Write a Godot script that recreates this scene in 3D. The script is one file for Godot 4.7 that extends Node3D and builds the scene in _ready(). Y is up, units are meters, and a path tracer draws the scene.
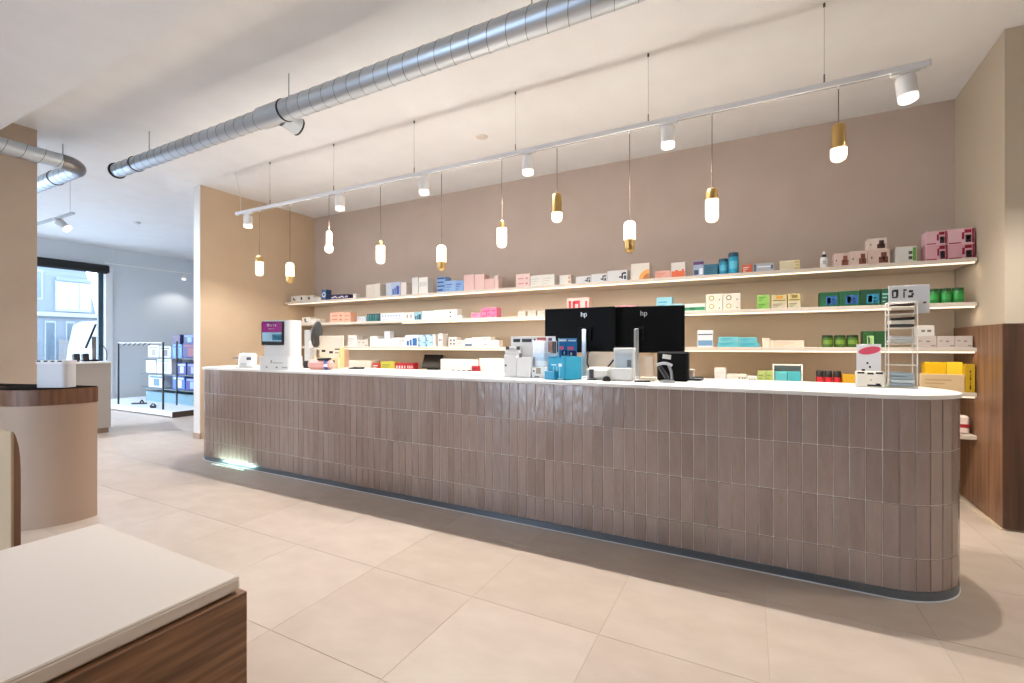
extends Node3D

const H := 3.38            # ceiling height
const G1 := "medicine cartons on the top shelf"
const G2 := "medicine cartons on the second shelf"
const G3 := "medicine cartons on the third shelf"
const G4 := "packs on the low shelf behind the counter"
const TZ := -3.42          # the track's line

var mats := {}
var noises := {}
var taken := {}
var rng := RandomNumberGenerator.new()

# ---------------------------------------------------------------- naming and tagging
func numbered(called: String) -> String:
	var k: int = taken.get(called, 0)
	taken[called] = k + 1
	return called if k == 0 else "%s_%03d" % [called, k]

func tag(o: Node, label: String, category: String, group := "", kind := "") -> Node:
	if label: o.set_meta("label", label)
	if category: o.set_meta("category", category)
	if group: o.set_meta("group", group)
	if kind: o.set_meta("kind", kind)
	return o

func thing(called: String, label: String, category: String, at := Vector3.ZERO, group := "", turn := 0.0) -> Node3D:
	var o := Node3D.new()
	o.name = numbered(called)
	add_child(o, true)
	o.position = at
	o.rotation.y = turn
	tag(o, label, category, group)
	return o

func obj(called: String, s: SurfaceTool, m: Material, parent: Node3D = null) -> MeshInstance3D:
	return put(called, s.commit(), m, parent)

func put(called: String, mesh: Mesh, m: Material, parent: Node3D = null) -> MeshInstance3D:
	var o := MeshInstance3D.new()
	o.mesh = mesh
	o.material_override = m
	o.cast_shadow = GeometryInstance3D.SHADOW_CASTING_SETTING_ON
	if parent == null:
		o.name = numbered(called)
		add_child(o, true)
	else:
		o.name = called
		parent.add_child(o, true)
	return o

func struct(called: String, s: SurfaceTool, m: Material, label: String, category: String) -> MeshInstance3D:
	var o := obj(called, s, m)
	tag(o, label, category, "", "structure")
	return o

# ---------------------------------------------------------------- materials
func noise_tex(key: String, freq: float, lo: Color, hi: Color, oct := 4, seed_ := 7, size := 512, normal := false, bump := 4.0) -> NoiseTexture2D:
	if noises.has(key): return noises[key]
	var n := FastNoiseLite.new()
	n.seed = seed_
	n.noise_type = FastNoiseLite.TYPE_SIMPLEX_SMOOTH
	n.frequency = freq
	n.fractal_octaves = oct
	var t := NoiseTexture2D.new()
	t.width = size
	t.height = size
	t.seamless = true
	t.noise = n
	if normal:
		t.as_normal_map = true
		t.bump_strength = bump
	else:
		var g := Gradient.new()
		g.set_color(0, lo)
		g.set_color(1, hi)
		t.color_ramp = g
	noises[key] = t
	return t

func mat(hex: String, rough := 0.6, metal := 0.0, spec := 0.5) -> StandardMaterial3D:
	var key := "%s|%.2f|%.2f|%.2f" % [hex, rough, metal, spec]
	if mats.has(key): return mats[key]
	var m := StandardMaterial3D.new()
	m.albedo_color = Color(hex)
	m.roughness = rough
	m.metallic = metal
	m.metallic_specular = spec
	mats[key] = m
	return m

func grained(key: String, lo: String, hi: String, scale: Vector3, rough: float, freq := 0.02, oct := 5, world := true, sd := 3) -> StandardMaterial3D:
	if mats.has(key): return mats[key]
	var m := StandardMaterial3D.new()
	m.albedo_texture = noise_tex(key, freq, Color(lo), Color(hi), oct, sd)
	m.uv1_triplanar = true
	m.uv1_world_triplanar = world
	m.uv1_triplanar_sharpness = 8.0
	m.uv1_scale = scale
	m.roughness = rough
	mats[key] = m
	return m

func glow(hex: String, energy: float) -> StandardMaterial3D:
	var key := "glow%s%.2f" % [hex, energy]
	if mats.has(key): return mats[key]
	var m := StandardMaterial3D.new()
	m.albedo_color = Color(hex)
	m.roughness = 0.4
	m.emission_enabled = true
	m.emission = Color(hex)
	m.emission_energy_multiplier = energy
	mats[key] = m
	return m

func pane(alpha := 0.1, hex := "ffffff") -> StandardMaterial3D:
	var key := "pane%s%.2f" % [hex, alpha]
	if mats.has(key): return mats[key]
	var m := StandardMaterial3D.new()
	m.transparency = BaseMaterial3D.TRANSPARENCY_ALPHA
	m.albedo_color = Color(Color(hex), alpha)
	m.roughness = 0.03
	mats[key] = m
	return m

func tinted() -> StandardMaterial3D:
	if mats.has("tinted"): return mats["tinted"]
	var m := StandardMaterial3D.new()
	m.vertex_color_use_as_albedo = true
	m.roughness = 0.5
	mats["tinted"] = m
	return m

# ---------------------------------------------------------------- shapes
func st() -> SurfaceTool:
	var s := SurfaceTool.new()
	s.begin(Mesh.PRIMITIVE_TRIANGLES)
	return s

func tri(s: SurfaceTool, p: Array, n: Array) -> void:
	var face: Vector3 = (p[1] - p[0]).cross(p[2] - p[0])
	var order := [0, 1, 2] if face.dot(n[0] + n[1] + n[2]) < 0.0 else [0, 2, 1]
	for k in order:
		s.set_normal(n[k])
		s.add_vertex(p[k])

func quad(s: SurfaceTool, a: Vector3, b: Vector3, c: Vector3, d: Vector3, n: Vector3) -> void:
	tri(s, [a, b, c], [n, n, n])
	tri(s, [a, c, d], [n, n, n])

func quadn(s: SurfaceTool, p: Array, n: Array) -> void:
	tri(s, [p[0], p[1], p[2]], [n[0], n[1], n[2]])
	tri(s, [p[0], p[2], p[3]], [n[0], n[2], n[3]])

# a box with chamfered edges; c its centre, e its size
func rbox(s: SurfaceTool, c: Vector3, e: Vector3, bev := 0.0, b := Basis.IDENTITY) -> SurfaceTool:
	var h := e * 0.5
	var k := minf(bev, minf(h.x, minf(h.y, h.z)) * 0.9)
	var ax := [Vector3.RIGHT, Vector3.UP, Vector3.BACK]
	for a in 3:
		var u := (a + 1) % 3
		var v := (a + 2) % 3
		for sg in [-1.0, 1.0]:
			var n: Vector3 = ax[a] * sg
			var o: Vector3 = n * h[a]
			var du: Vector3 = ax[u] * (h[u] - k)
			var dv: Vector3 = ax[v] * (h[v] - k)
			quad(s, c + b * (o - du - dv), c + b * (o + du - dv), c + b * (o + du + dv), c + b * (o - du + dv), b * n)
		if k > 0.0:
			for su in [-1.0, 1.0]:
				for sv in [-1.0, 1.0]:
					var dl: Vector3 = ax[a] * (h[a] - k)
					var p1: Vector3 = ax[u] * su * h[u] + ax[v] * sv * (h[v] - k)
					var p2: Vector3 = ax[u] * su * (h[u] - k) + ax[v] * sv * h[v]
					quad(s, c + b * (p1 - dl), c + b * (p1 + dl), c + b * (p2 + dl), c + b * (p2 - dl), b * (ax[u] * su + ax[v] * sv).normalized())
	if k > 0.0:
		for sx in [-1.0, 1.0]:
			for sy in [-1.0, 1.0]:
				for sz in [-1.0, 1.0]:
					var n3 := b * Vector3(sx, sy, sz).normalized()
					var q := Vector3(sx * h.x, sy * h.y, sz * h.z)
					tri(s, [c + b * (q - Vector3(0, sy, sz) * k), c + b * (q - Vector3(sx, 0, sz) * k), c + b * (q - Vector3(sx, sy, 0) * k)], [n3, n3, n3])
	return s

# a box from its least to its greatest corner
func span(s: SurfaceTool, lo: Vector3, hi: Vector3, bev := 0.0) -> SurfaceTool:
	return rbox(s, (lo + hi) * 0.5, hi - lo, bev)

# profile: (radius, height) from one end to the other, turned about the local y axis
func lathe(s: SurfaceTool, prof: Array, at := Vector3.ZERO, seg := 20, b := Basis.IDENTITY) -> SurfaceTool:
	for i in prof.size() - 1:
		var p: Vector2 = prof[i]
		var q: Vector2 = prof[i + 1]
		if p.is_equal_approx(q): continue
		var d := (q - p).normalized()
		var np := Vector2(d.y, -d.x)
		var na := np
		var nb := np
		if i > 0:
			var dp: Vector2 = (p - prof[i - 1]).normalized()
			if dp.dot(d) > 0.75: na = (np + Vector2(dp.y, -dp.x)).normalized()
		if i < prof.size() - 2:
			var dq: Vector2 = (prof[i + 2] - q).normalized()
			if dq.dot(d) > 0.75: nb = (np + Vector2(dq.y, -dq.x)).normalized()
		for j in seg:
			var t0 := TAU * j / seg
			var t1 := TAU * (j + 1) / seg
			var c0 := Vector3(cos(t0), 0, sin(t0))
			var c1 := Vector3(cos(t1), 0, sin(t1))
			var P := [at + b * (c0 * p.x + Vector3.UP * p.y), at + b * (c1 * p.x + Vector3.UP * p.y), at + b * (c1 * q.x + Vector3.UP * q.y), at + b * (c0 * q.x + Vector3.UP * q.y)]
			var N := [b * (c0 * na.x + Vector3.UP * na.y), b * (c1 * na.x + Vector3.UP * na.y), b * (c1 * nb.x + Vector3.UP * nb.y), b * (c0 * nb.x + Vector3.UP * nb.y)]
			if q.x < 1e-6: tri(s, [P[0], P[1], P[2]], [N[0], N[1], N[2]])
			elif p.x < 1e-6: tri(s, [P[0], P[2], P[3]], [N[0], N[2], N[3]])
			else: quadn(s, P, N)
	return s

func rod(s: SurfaceTool, a: Vector3, b: Vector3, r: float, seg := 8) -> SurfaceTool:
	return tube(s, [a, b], r, seg, true)

func tube(s: SurfaceTool, pts: Array, r: float, seg := 10, caps := true) -> SurfaceTool:
	var side := Vector3.ZERO
	var rings := []
	for i in pts.size():
		var t: Vector3 = (pts[mini(i + 1, pts.size() - 1)] - pts[maxi(i - 1, 0)]).normalized()
		if side == Vector3.ZERO:
			side = t.cross(Vector3.UP if absf(t.y) < 0.9 else Vector3.RIGHT).normalized()
		side = (side - t * side.dot(t)).normalized()
		var up := t.cross(side)
		var ring := []
		for j in seg:
			var a := TAU * j / seg
			ring.append(side * cos(a) + up * sin(a))
		rings.append([pts[i], ring, t])
	for i in pts.size() - 1:
		for j in seg:
			var k := (j + 1) % seg
			var n := [rings[i][1][j], rings[i][1][k], rings[i + 1][1][k], rings[i + 1][1][j]]
			quadn(s, [rings[i][0] + n[0] * r, rings[i][0] + n[1] * r, rings[i + 1][0] + n[2] * r, rings[i + 1][0] + n[3] * r], n)
	if caps:
		for e in [0, pts.size() - 1]:
			var n3: Vector3 = rings[e][2] * (-1.0 if e == 0 else 1.0)
			for j in seg:
				tri(s, [rings[e][0], rings[e][0] + rings[e][1][j] * r, rings[e][0] + rings[e][1][(j + 1) % seg] * r], [n3, n3, n3])
	return s

# poly: points (x, z) of a floor plan, carried from y0 to y1; bev rounds the upper edge a little
func prism(s: SurfaceTool, poly: PackedVector2Array, y0: float, y1: float, smooth := true) -> SurfaceTool:
	var idx := Geometry2D.triangulate_polygon(poly)
	for i in range(0, idx.size(), 3):
		var a := poly[idx[i]]
		var b := poly[idx[i + 1]]
		var c := poly[idx[i + 2]]
		for e in [[y1, Vector3.UP], [y0, Vector3.DOWN]]:
			tri(s, [Vector3(a.x, e[0], a.y), Vector3(b.x, e[0], b.y), Vector3(c.x, e[0], c.y)], [e[1], e[1], e[1]])
	wall_of(s, poly, y0, y1, smooth, true)
	return s

func wall_of(s: SurfaceTool, poly: PackedVector2Array, y0: float, y1: float, smooth := true, closed := true) -> SurfaceTool:
	var n := poly.size()
	var area := 0.0
	for i in n: area += poly[i].cross(poly[(i + 1) % n])
	var sg := 1.0 if area > 0.0 else -1.0
	var nor := []
	for i in n:
		var d := (poly[(i + 1) % n] - poly[i]).normalized()
		nor.append(Vector3(d.y * sg, 0, -d.x * sg))
	for i in (n if closed else n - 1):
		var k := (i + 1) % n
		var na: Vector3 = nor[i]
		var nb: Vector3 = nor[i]
		if smooth:
			if nor[i].dot(nor[(i - 1 + n) % n]) > 0.8: na = (nor[i] + nor[(i - 1 + n) % n]).normalized()
			if nor[i].dot(nor[k]) > 0.8: nb = (nor[i] + nor[k]).normalized()
		quadn(s, [Vector3(poly[i].x, y0, poly[i].y), Vector3(poly[k].x, y0, poly[k].y), Vector3(poly[k].x, y1, poly[k].y), Vector3(poly[i].x, y1, poly[i].y)], [na, nb, nb, na])
	return s

# a plan with rounded corners
func round_plan(x0: float, x1: float, z0: float, z1: float, r: float, seg := 10) -> PackedVector2Array:
	var out := PackedVector2Array()
	for c in [[x1 - r, z1 - r, 0.0], [x0 + r, z1 - r, 0.25], [x0 + r, z0 + r, 0.5], [x1 - r, z0 + r, 0.75]]:
		for i in seg + 1:
			var a: float = TAU * (c[2] + 0.25 * i / seg)
			out.append(Vector2(c[0] + cos(a) * r, c[1] + sin(a) * r))
	return out

# ---------------------------------------------------------------- print on packs
# each mark: [u0, v0, u1, v1, hex] on the front face, u to the right, v upwards; "o" marks are discs [u, v, r, "o", hex]
func marks_of(style: String, c: String) -> Array:
	match style:
		"tick": return [[.3, .35, .42, .7, c], [.42, .25, .55, .5, c], [.55, .2, .62, .45, c]]
		"dot": return [[.4, .3, .62, .75, c]]
		"face": return [[.3, .4, .5, .75, c], [.35, .2, .7, .35, c]]
		"lines": return [[.1, .62, .7, .72, c], [.1, .42, .55, .5, c], [.1, .2, .4, .27, c]]
		"rows": return [[.15, .62, .55, .7, c], [.7, .58, .85, .74, c], [.15, .25, .55, .33, c], [.7, .2, .85, .36, c]]
		"wave": return [[.08, .3, .4, .5, c], [.4, .42, .75, .66, c], [.72, .3, .92, .48, c]]
		"disc": return [[.5, .52, .4, "o", c], [.5, .52, .24, "o", "35598c"]]
		"figure": return [[.12, .08, .3, .5, c], [.36, .08, .52, .6, c], [.58, .08, .92, .72, c]]
		"bars": return [[.14, .45, .2, .72, c], [.34, .45, .4, .72, c], [.56, .45, .62, .72, c], [.78, .45, .84, .72, c]]
		"stripes": return [[.05, .86, .9, .95, c], [.05, .62, .8, .7, c], [.05, .38, .9, .46, c], [.05, .12, .7, .22, c]]
		"edge": return [[.85, .1, .97, .9, c]]
		"rightband": return [[.74, .55, .96, .85, c], [.74, .12, .96, .42, c]]
		"swirl": return [[.72, .2, .8, .75, c], [.6, .3, .72, .45, c], [.8, .62, .95, .8, c], [.84, .15, .95, .5, c]]
		"corner": return [[.98, .02, .34, "q", c], [.98, .02, .2, "q", "b86a2c"]]
		"foot": return [[.03, .04, .97, .42, c], [.3, .4, .5, .5, c], [.75, .42, .9, .55, c]]
		"topfoot": return [[.03, .74, .97, .95, c], [.1, .1, .5, .4, "2f3a5c"], [.6, .1, .9, .5, "e8ecf2"]]
		"frame": return [[.03, .08, .14, .92, c], [.2, .55, .85, .68, "e8ecf0"], [.86, .3, .97, .75, c]]
		"rightmarks": return [[.74, .72, .96, .88, c], [.8, .42, .96, .56, c], [.74, .1, .96, .26, c]]
		"photo": return [[.5, .1, .92, .5, c], [.6, .48, .86, .8, c], [.14, .4, .2, .55, "4a3430"], [.66, .3, .8, .5, "e2b89c"]]
		"greenend": return [[.62, .5, .8, .7, "5a5f58"], [.62, .2, .8, .38, "3d423c"], [.82, .1, .97, .9, c]]
		"girl": return [[.03, .05, .5, .12, c], [.9, .04, .98, .96, c], [.52, .3, .62, .75, c], [.62, .7, .88, .92, c], [.66, .1, .88, .58, "2a1a22"], [.72, .3, .82, .5, "f0d8d8"]]
		"barcode": return [[.08, .5, .12, .75, c], [.2, .5, .24, .75, c], [.32, .5, .36, .75, c], [.44, .5, .48, .75, c], [.56, .5, .6, .75, c], [.68, .5, .72, .75, c], [.8, .5, .84, .75, c], [.08, .2, .84, .26, c]]
		"twobars": return [[.25, .25, .36, .75, c], [.65, .25, .76, .75, c]]
		"colon": return [[.68, .62, .76, .78, c], [.68, .2, .76, .34, c]]
		"cross": return [[.1, .62, .9, .72, c], [.5, .1, .58, .6, c], [.12, .12, .4, .24, c], [.66, .3, .94, .4, c]]
		"sheets": return [[.05, .84, .95, .92, c], [.05, .58, .95, .66, c], [.05, .32, .95, .4, c]]
		"redtext": return [[.08, .2, .2, .85, c], [.26, .2, .38, .8, c], [.3, .65, .52, .85, c], [.52, .2, .6, .85, c], [.6, .2, .78, .4, c], [.84, .2, .92, .8, c]]
		"greenfoot": return [[.02, .1, .98, .52, c], [.3, .26, .5, .36, "dff0e4"]]
		"ring": return [[.34, .5, .3, "o", c], [.34, .5, .19, "o", "f0eada"], [.78, .2, .86, .34, "6a6448"]]
		"patch": return [[.3, .45, .75, .85, c], [.1, .15, .9, .3, "6e6650"]]
		"badge": return [[.32, .15, .92, .72, c], [.4, .22, .58, .62, "e4eef4"], [.45, .3, .54, .62, c], [.66, .22, .84, .3, "e4eef4"], [.66, .42, .8, .5, "e4eef4"]]
		"pairmarks": return [[.12, .55, .3, .62, c], [.5, .5, .68, .6, c], [.74, .12, .94, .2, c]]
		"lefttri": return [[.04, .06, .4, .16, c], [.04, .16, .16, .6, c], [.7, .8, .96, .94, c]]
		"rightdots": return [[.6, .55, .68, .7, c], [.76, .55, .84, .7, c], [.88, .55, .94, .7, c], [.6, .2, .68, .35, c]]
		"midmarks": return [[.2, .4, .42, .6, c], [.56, .4, .8, .6, c]]
		"fourdots": return [[.2, .55, .4, .75, c], [.6, .55, .8, .75, c], [.2, .2, .4, .4, c], [.6, .2, .8, .4, c]]
		"bluefoot": return [[.03, .04, .97, .34, c]]
		"toplines": return [[.2, .74, .8, .84, c], [.3, .18, .7, .28, c]]
		"bandmid": return [[.04, .08, .96, .4, c], [.04, .72, .96, .78, "3f4650"]]
		"dash": return [[.1, .42, .22, .7, c], [.34, .42, .46, .7, c], [.58, .42, .7, .7, c], [.82, .42, .9, .7, c]]
		"footmarks": return [[.3, .12, .4, .28, c], [.44, .12, .54, .28, c], [.58, .12, .68, .28, c], [.72, .14, .82, .3, c]]
		"dotrow": return [[.15, .4, .3, .7, c], [.42, .4, .57, .7, c], [.7, .4, .85, .7, c]]
		"script": return [[.44, .1, .6, .24, c], [.5, .24, .56, .4, c], [.46, .44, .62, .52, c], [.5, .52, .58, .66, c], [.46, .7, .6, .78, c]]
	return []

func print_marks(list: Array, x0: float, y0: float, w: float, h: float, z: float) -> SurfaceTool:
	var s := st()
	for m in list:
		s.set_color(Color(m[4]).srgb_to_linear())
		if m[3] is String:
			var r: float = m[2] * minf(w, h) if m[3] == "o" else m[2] * w * 1.6
			var c := Vector3(x0 + m[0] * w, y0 + m[1] * h, z + (0.0004 if m[2] < 0.25 else 0.0))
			var turn := TAU if m[3] == "o" else -PI / 2
			var from := 0.0 if m[3] == "o" else PI
			for i in 16:
				var a := from + turn * i / 16
				var b := from + turn * (i + 1) / 16
				var pa := c + Vector3(cos(a), sin(a), 0) * r
				var pb := c + Vector3(cos(b), sin(b), 0) * r
				pa.y = minf(pa.y, y0 + h * 0.98)
				pb.y = minf(pb.y, y0 + h * 0.98)
				tri(s, [c, pa, pb], [Vector3.BACK, Vector3.BACK, Vector3.BACK])
		else:
			var A := Vector3(x0 + m[0] * w, y0 + m[1] * h, z)
			var C := Vector3(x0 + m[2] * w, y0 + m[3] * h, z)
			quad(s, A, Vector3(C.x, A.y, z), C, Vector3(A.x, C.y, z), Vector3.BACK)
	return s

# x0, x1: ends of the front; y the base; z the front
func carton(r: Array) -> void:
	var w: float = r[1] - r[0]
	var h: float = r[3]
	var d: float = r[4]
	var o := obj("medicine_carton", rbox(st(), Vector3(0, h / 2, -d / 2), Vector3(w, h, d), 0.0015), mat(Color(r[6]).darkened(.07).to_html(false), 0.5))
	o.position = Vector3((r[0] + r[1]) / 2, r[2] + 0.0004, r[5])
	tag(o, r[9], "carton", r[10])
	var list := marks_of(r[7], r[8])
	if list: obj("print", print_marks(list, -w / 2, 0, w, h, 0.0008), tinted(), o)

# ---------------------------------------------------------------- the place
func _ready() -> void:
	rng.seed = 20
	camera_and_light()
	shell()
	floor_tiles()
	far_room()
	outside()
	counter()
	shelves()
	ducts()
	track_and_lamps()
	packs()
	counter_things()
	front_things()

func camera_and_light() -> void:
	var cam := Camera3D.new()
	cam.name = "camera"
	cam.position = Vector3(0, 1.25, 0)
	cam.rotation_degrees.y = 27.4
	var near := 0.05
	cam.near = near
	cam.far = 200.0
	cam.projection = Camera3D.PROJECTION_FRUSTUM
	cam.size = 2.0 * near * 341.5 / 456.0
	cam.frustum_offset = Vector2(0, near * 3.5 / 456.0)
	add_child(cam)
	cam.current = true

	var we := WorldEnvironment.new()
	we.name = "environment"
	var e := Environment.new()
	var sky := Sky.new()
	var sm := ProceduralSkyMaterial.new()
	sm.sky_top_color = Color("b4cdea")
	sm.sky_horizon_color = Color("e6eef6")
	sm.ground_horizon_color = Color("c9d2dc")
	sm.ground_bottom_color = Color("9aa0a6")
	sm.energy_multiplier = 13.0
	sky.sky_material = sm
	e.background_mode = Environment.BG_SKY
	e.sky = sky
	e.tonemap_mode = Environment.TONE_MAPPER_LINEAR
	e.tonemap_exposure = 0.93
	e.sdfgi_enabled = true
	e.ssao_enabled = true
	e.ssil_enabled = true
	we.environment = e
	add_child(we)

func spot(parent: Node3D, at: Vector3, to: Vector3, energy: float, hex: String, angle := 66.0, blend := 0.5, size := 0.04) -> void:
	var l := SpotLight3D.new()
	l.name = "lamp_light"
	l.light_color = Color(hex)
	l.light_energy = energy
	l.spot_range = 14.0
	l.spot_attenuation = 2.0
	l.spot_angle = angle
	l.spot_angle_attenuation = blend
	l.light_size = size
	l.shadow_enabled = true
	parent.add_child(l, true)
	l.position = at
	if to.normalized().is_equal_approx(Vector3.DOWN): l.rotation_degrees.x = -90
	else: l.basis = Basis.looking_at(to, Vector3.UP)

func shell() -> void:
	var plaster := grained("plaster", "edeeef", "e8e8e9", Vector3(.4, .4, .4), 0.85, 0.01)
	var taupe := grained("taupe", "bdac9f", "b7a598", Vector3(.3, .3, .3), 0.8, 0.012)
	var beige := mat("d9c7ae", 0.75)
	var peach := grained("peach", "ccb59a", "c6ae92", Vector3(.3, .3, .3), 0.8, 0.012)
	var sand := grained("sand", "bca996", "b5a18e", Vector3(.3, .3, .3), 0.8, 0.012)
	var greige := mat("b8ab97", .8)

	# ceiling with the lower soffit towards the shop front
	var s := span(st(), Vector3(-12.7, H, -7.5), Vector3(4.3, H + .2, 3.8))
	var ceil := struct("ceiling", s, plaster, "white plaster ceiling over the shop and the room beyond", "ceiling")
	obj("soffit", span(st(), Vector3(-6.6, H - .2, -1.52), Vector3(4.15, H, 3.5)), plaster, ceil)

	# wall behind the shelves
	var back := struct("wall_back", span(st(), Vector3(-6.6, 0, -5.45), Vector3(1.75, H, -5.27)), taupe, "long taupe wall behind the open shelves", "wall")
	obj("lower_panel", span(st(), Vector3(-6.47, 0, -5.272), Vector3(1.583, 1.9, -5.262)), beige, back)
	# right wall, its return and the side wall out of view
	s = st()
	prism(s, PackedVector2Array([Vector2(1.6, -5.45), Vector2(1.536, -4.262), Vector2(4.15, -4.262), Vector2(4.15, 3.5), Vector2(4.3, 3.5), Vector2(4.3, -5.45)]), 0, H, false)
	var right := struct("wall_right", s, greige, "greige corner wall at the right with wood panels below", "wall")
	var wood := grained("walnut_upright", "5f4230", "966f50", Vector3(1.5, .09, 1.5), 0.45, 0.02, 5)
	for p in [[-5.262, -4.952], [-4.95, -4.488], [-4.486, -4.262]]:
		var xa: float = 1.536 + (-4.262 - p[0]) * .0539
		var xb: float = 1.536 + (-4.262 - p[1]) * .0539
		obj("wood_panel", prism(st(), PackedVector2Array([Vector2(xa, p[0]), Vector2(xa - .013, p[0]), Vector2(xb - .013, p[1]), Vector2(xb, p[1])]), .012, 1.395, false), wood, right)
	var dark := grained("walnut_dark", "3c291e", "5a3e2d", Vector3(1.5, .09, 1.5), 0.45, 0.02, 5, true, 5)
	for p in [[1.523, 1.93], [1.932, 2.55], [2.552, 3.2]]:
		obj("wood_panel", span(st(), Vector3(p[0], .012, -4.262), Vector3(p[1], 1.395, -4.249), .001), dark, right)
	obj("skirting_strip", span(st(), Vector3(1.51, 0, -4.9), Vector3(1.535, .012, -4.249)), mat("c9b9a0", .6), right)

	# partition with the peach face, and the pillar wall at the left of the passage
	s = span(st(), Vector3(-6.61, 0, -7.4), Vector3(-6.47, H, -3.475))
	var part := struct("wall_middle", s, peach, "peach partition wall at the left end of the shelves", "wall")
	obj("end_face", span(st(), Vector3(-6.612, .075, -3.478), Vector3(-6.4695, H, -3.469)), mat("d8d3cb", .7), part)
	var bb := span(st(), Vector3(-6.62, 0, -3.49), Vector3(-6.466, .075, -3.465))
	struct("baseboard_middle", bb, mat("a58c76", .6), "low brown skirting at the end of the peach partition", "baseboard")
	s = span(st(), Vector3(-6.6, 0, -1.847), Vector3(-6.26, H, 3.5))
	struct("wall_left", s, sand, "sand coloured wall at the left edge beside the passage", "wall")

	# shop front behind the camera, with two window openings
	s = st()
	for b in [[-12.7, -11.6, 0, H], [-11.6, -7.2, 0, .03], [-11.6, -7.2, 3.0, H], [-7.2, -5.9, 0, H], [-5.9, -2.7, 0, .03], [-5.9, -2.7, 3.1, H], [-2.7, 4.3, 0, H]]:
		span(s, Vector3(b[0], b[2], 3.5), Vector3(b[1], b[3], 3.65))
	struct("wall_front", s, greige, "shop front wall with two wide windows", "wall")
	for w in [[-11.6, -7.2, 3.0], [-5.9, -2.7, 3.1]]:
		s = st()
		var mid: float = (w[0] + w[1]) / 2
		for x in [w[0] + .03, mid, w[1] - .03]: span(s, Vector3(x - .03, .03, 3.53), Vector3(x + .03, w[2], 3.6))
		for y in [.06, w[2] - .03]: span(s, Vector3(w[0], y - .03, 3.53), Vector3(w[1], y + .03, 3.6))
		var win := struct("window_1" if w[0] < -10 else "window_2", s, mat("2b2e31", .5), "dark framed shop front window with two panes", "window")
		for q in [[w[0] + .06, mid - .03], [mid + .03, w[1] - .06]]:
			obj("pane", span(st(), Vector3(q[0], .09, 3.56), Vector3(q[1], w[2] - .06, 3.566)), pane(.08), win)

func floor_tiles() -> void:
	var grout := mat("b5a697", .8)
	var s := span(st(), Vector3(-12.7, -.2, -7.5), Vector3(4.3, -.0013, 3.8))
	# plain floor beyond the tiles that can be told apart
	var f := struct("floor", s, grout, "pale beige large-format tiled floor", "floor")
	var kinds := []
	for k in 4:
		var lo: String = ["b9a999", "b7a797", "bbab9c", "b5a494"][k]
		var hi: String = ["c4b5a7", "c2b3a4", "c6b7a9", "c0b0a1"][k]
		var m := grained("floor%d" % k, lo, hi, Vector3(.55, .55, .9), 0.42, 0.012, 6, true, 20 + k)
		kinds.append(m)
	var p := 0.636
	var xs := []
	for i in range(-17, 5): xs.append(-1.86 + i * .6445)
	var zs := []
	for i in range(0, 8): zs.append(-1.29 + .6325 - i * .6325)
	var me := rbox(st(), Vector3(.32, -.006, -.314), Vector3(.6424, .012, .6304), .0006).commit()
	for z in zs:
		for x in xs:
			if x > 3.0 or (x > 1.4 and z < -4.2): continue
			var o := put("floor_tile", me, kinds[rng.randi() % 4], f)
			o.position = Vector3(x, 0, z)
	s = st()
	var zn: float = zs[0]
	var zf: float = zs[-1] - .6325
	span(s, Vector3(-12.7, -.01, zn + .003), Vector3(4.3, 0, 3.8))
	span(s, Vector3(-12.7, -.01, -7.5), Vector3(4.3, 0, zf - .003))
	span(s, Vector3(xs[-1] + .6475, -.01, zf), Vector3(4.3, 0, zn))
	obj("outer_floor", s, kinds[0], f)

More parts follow.
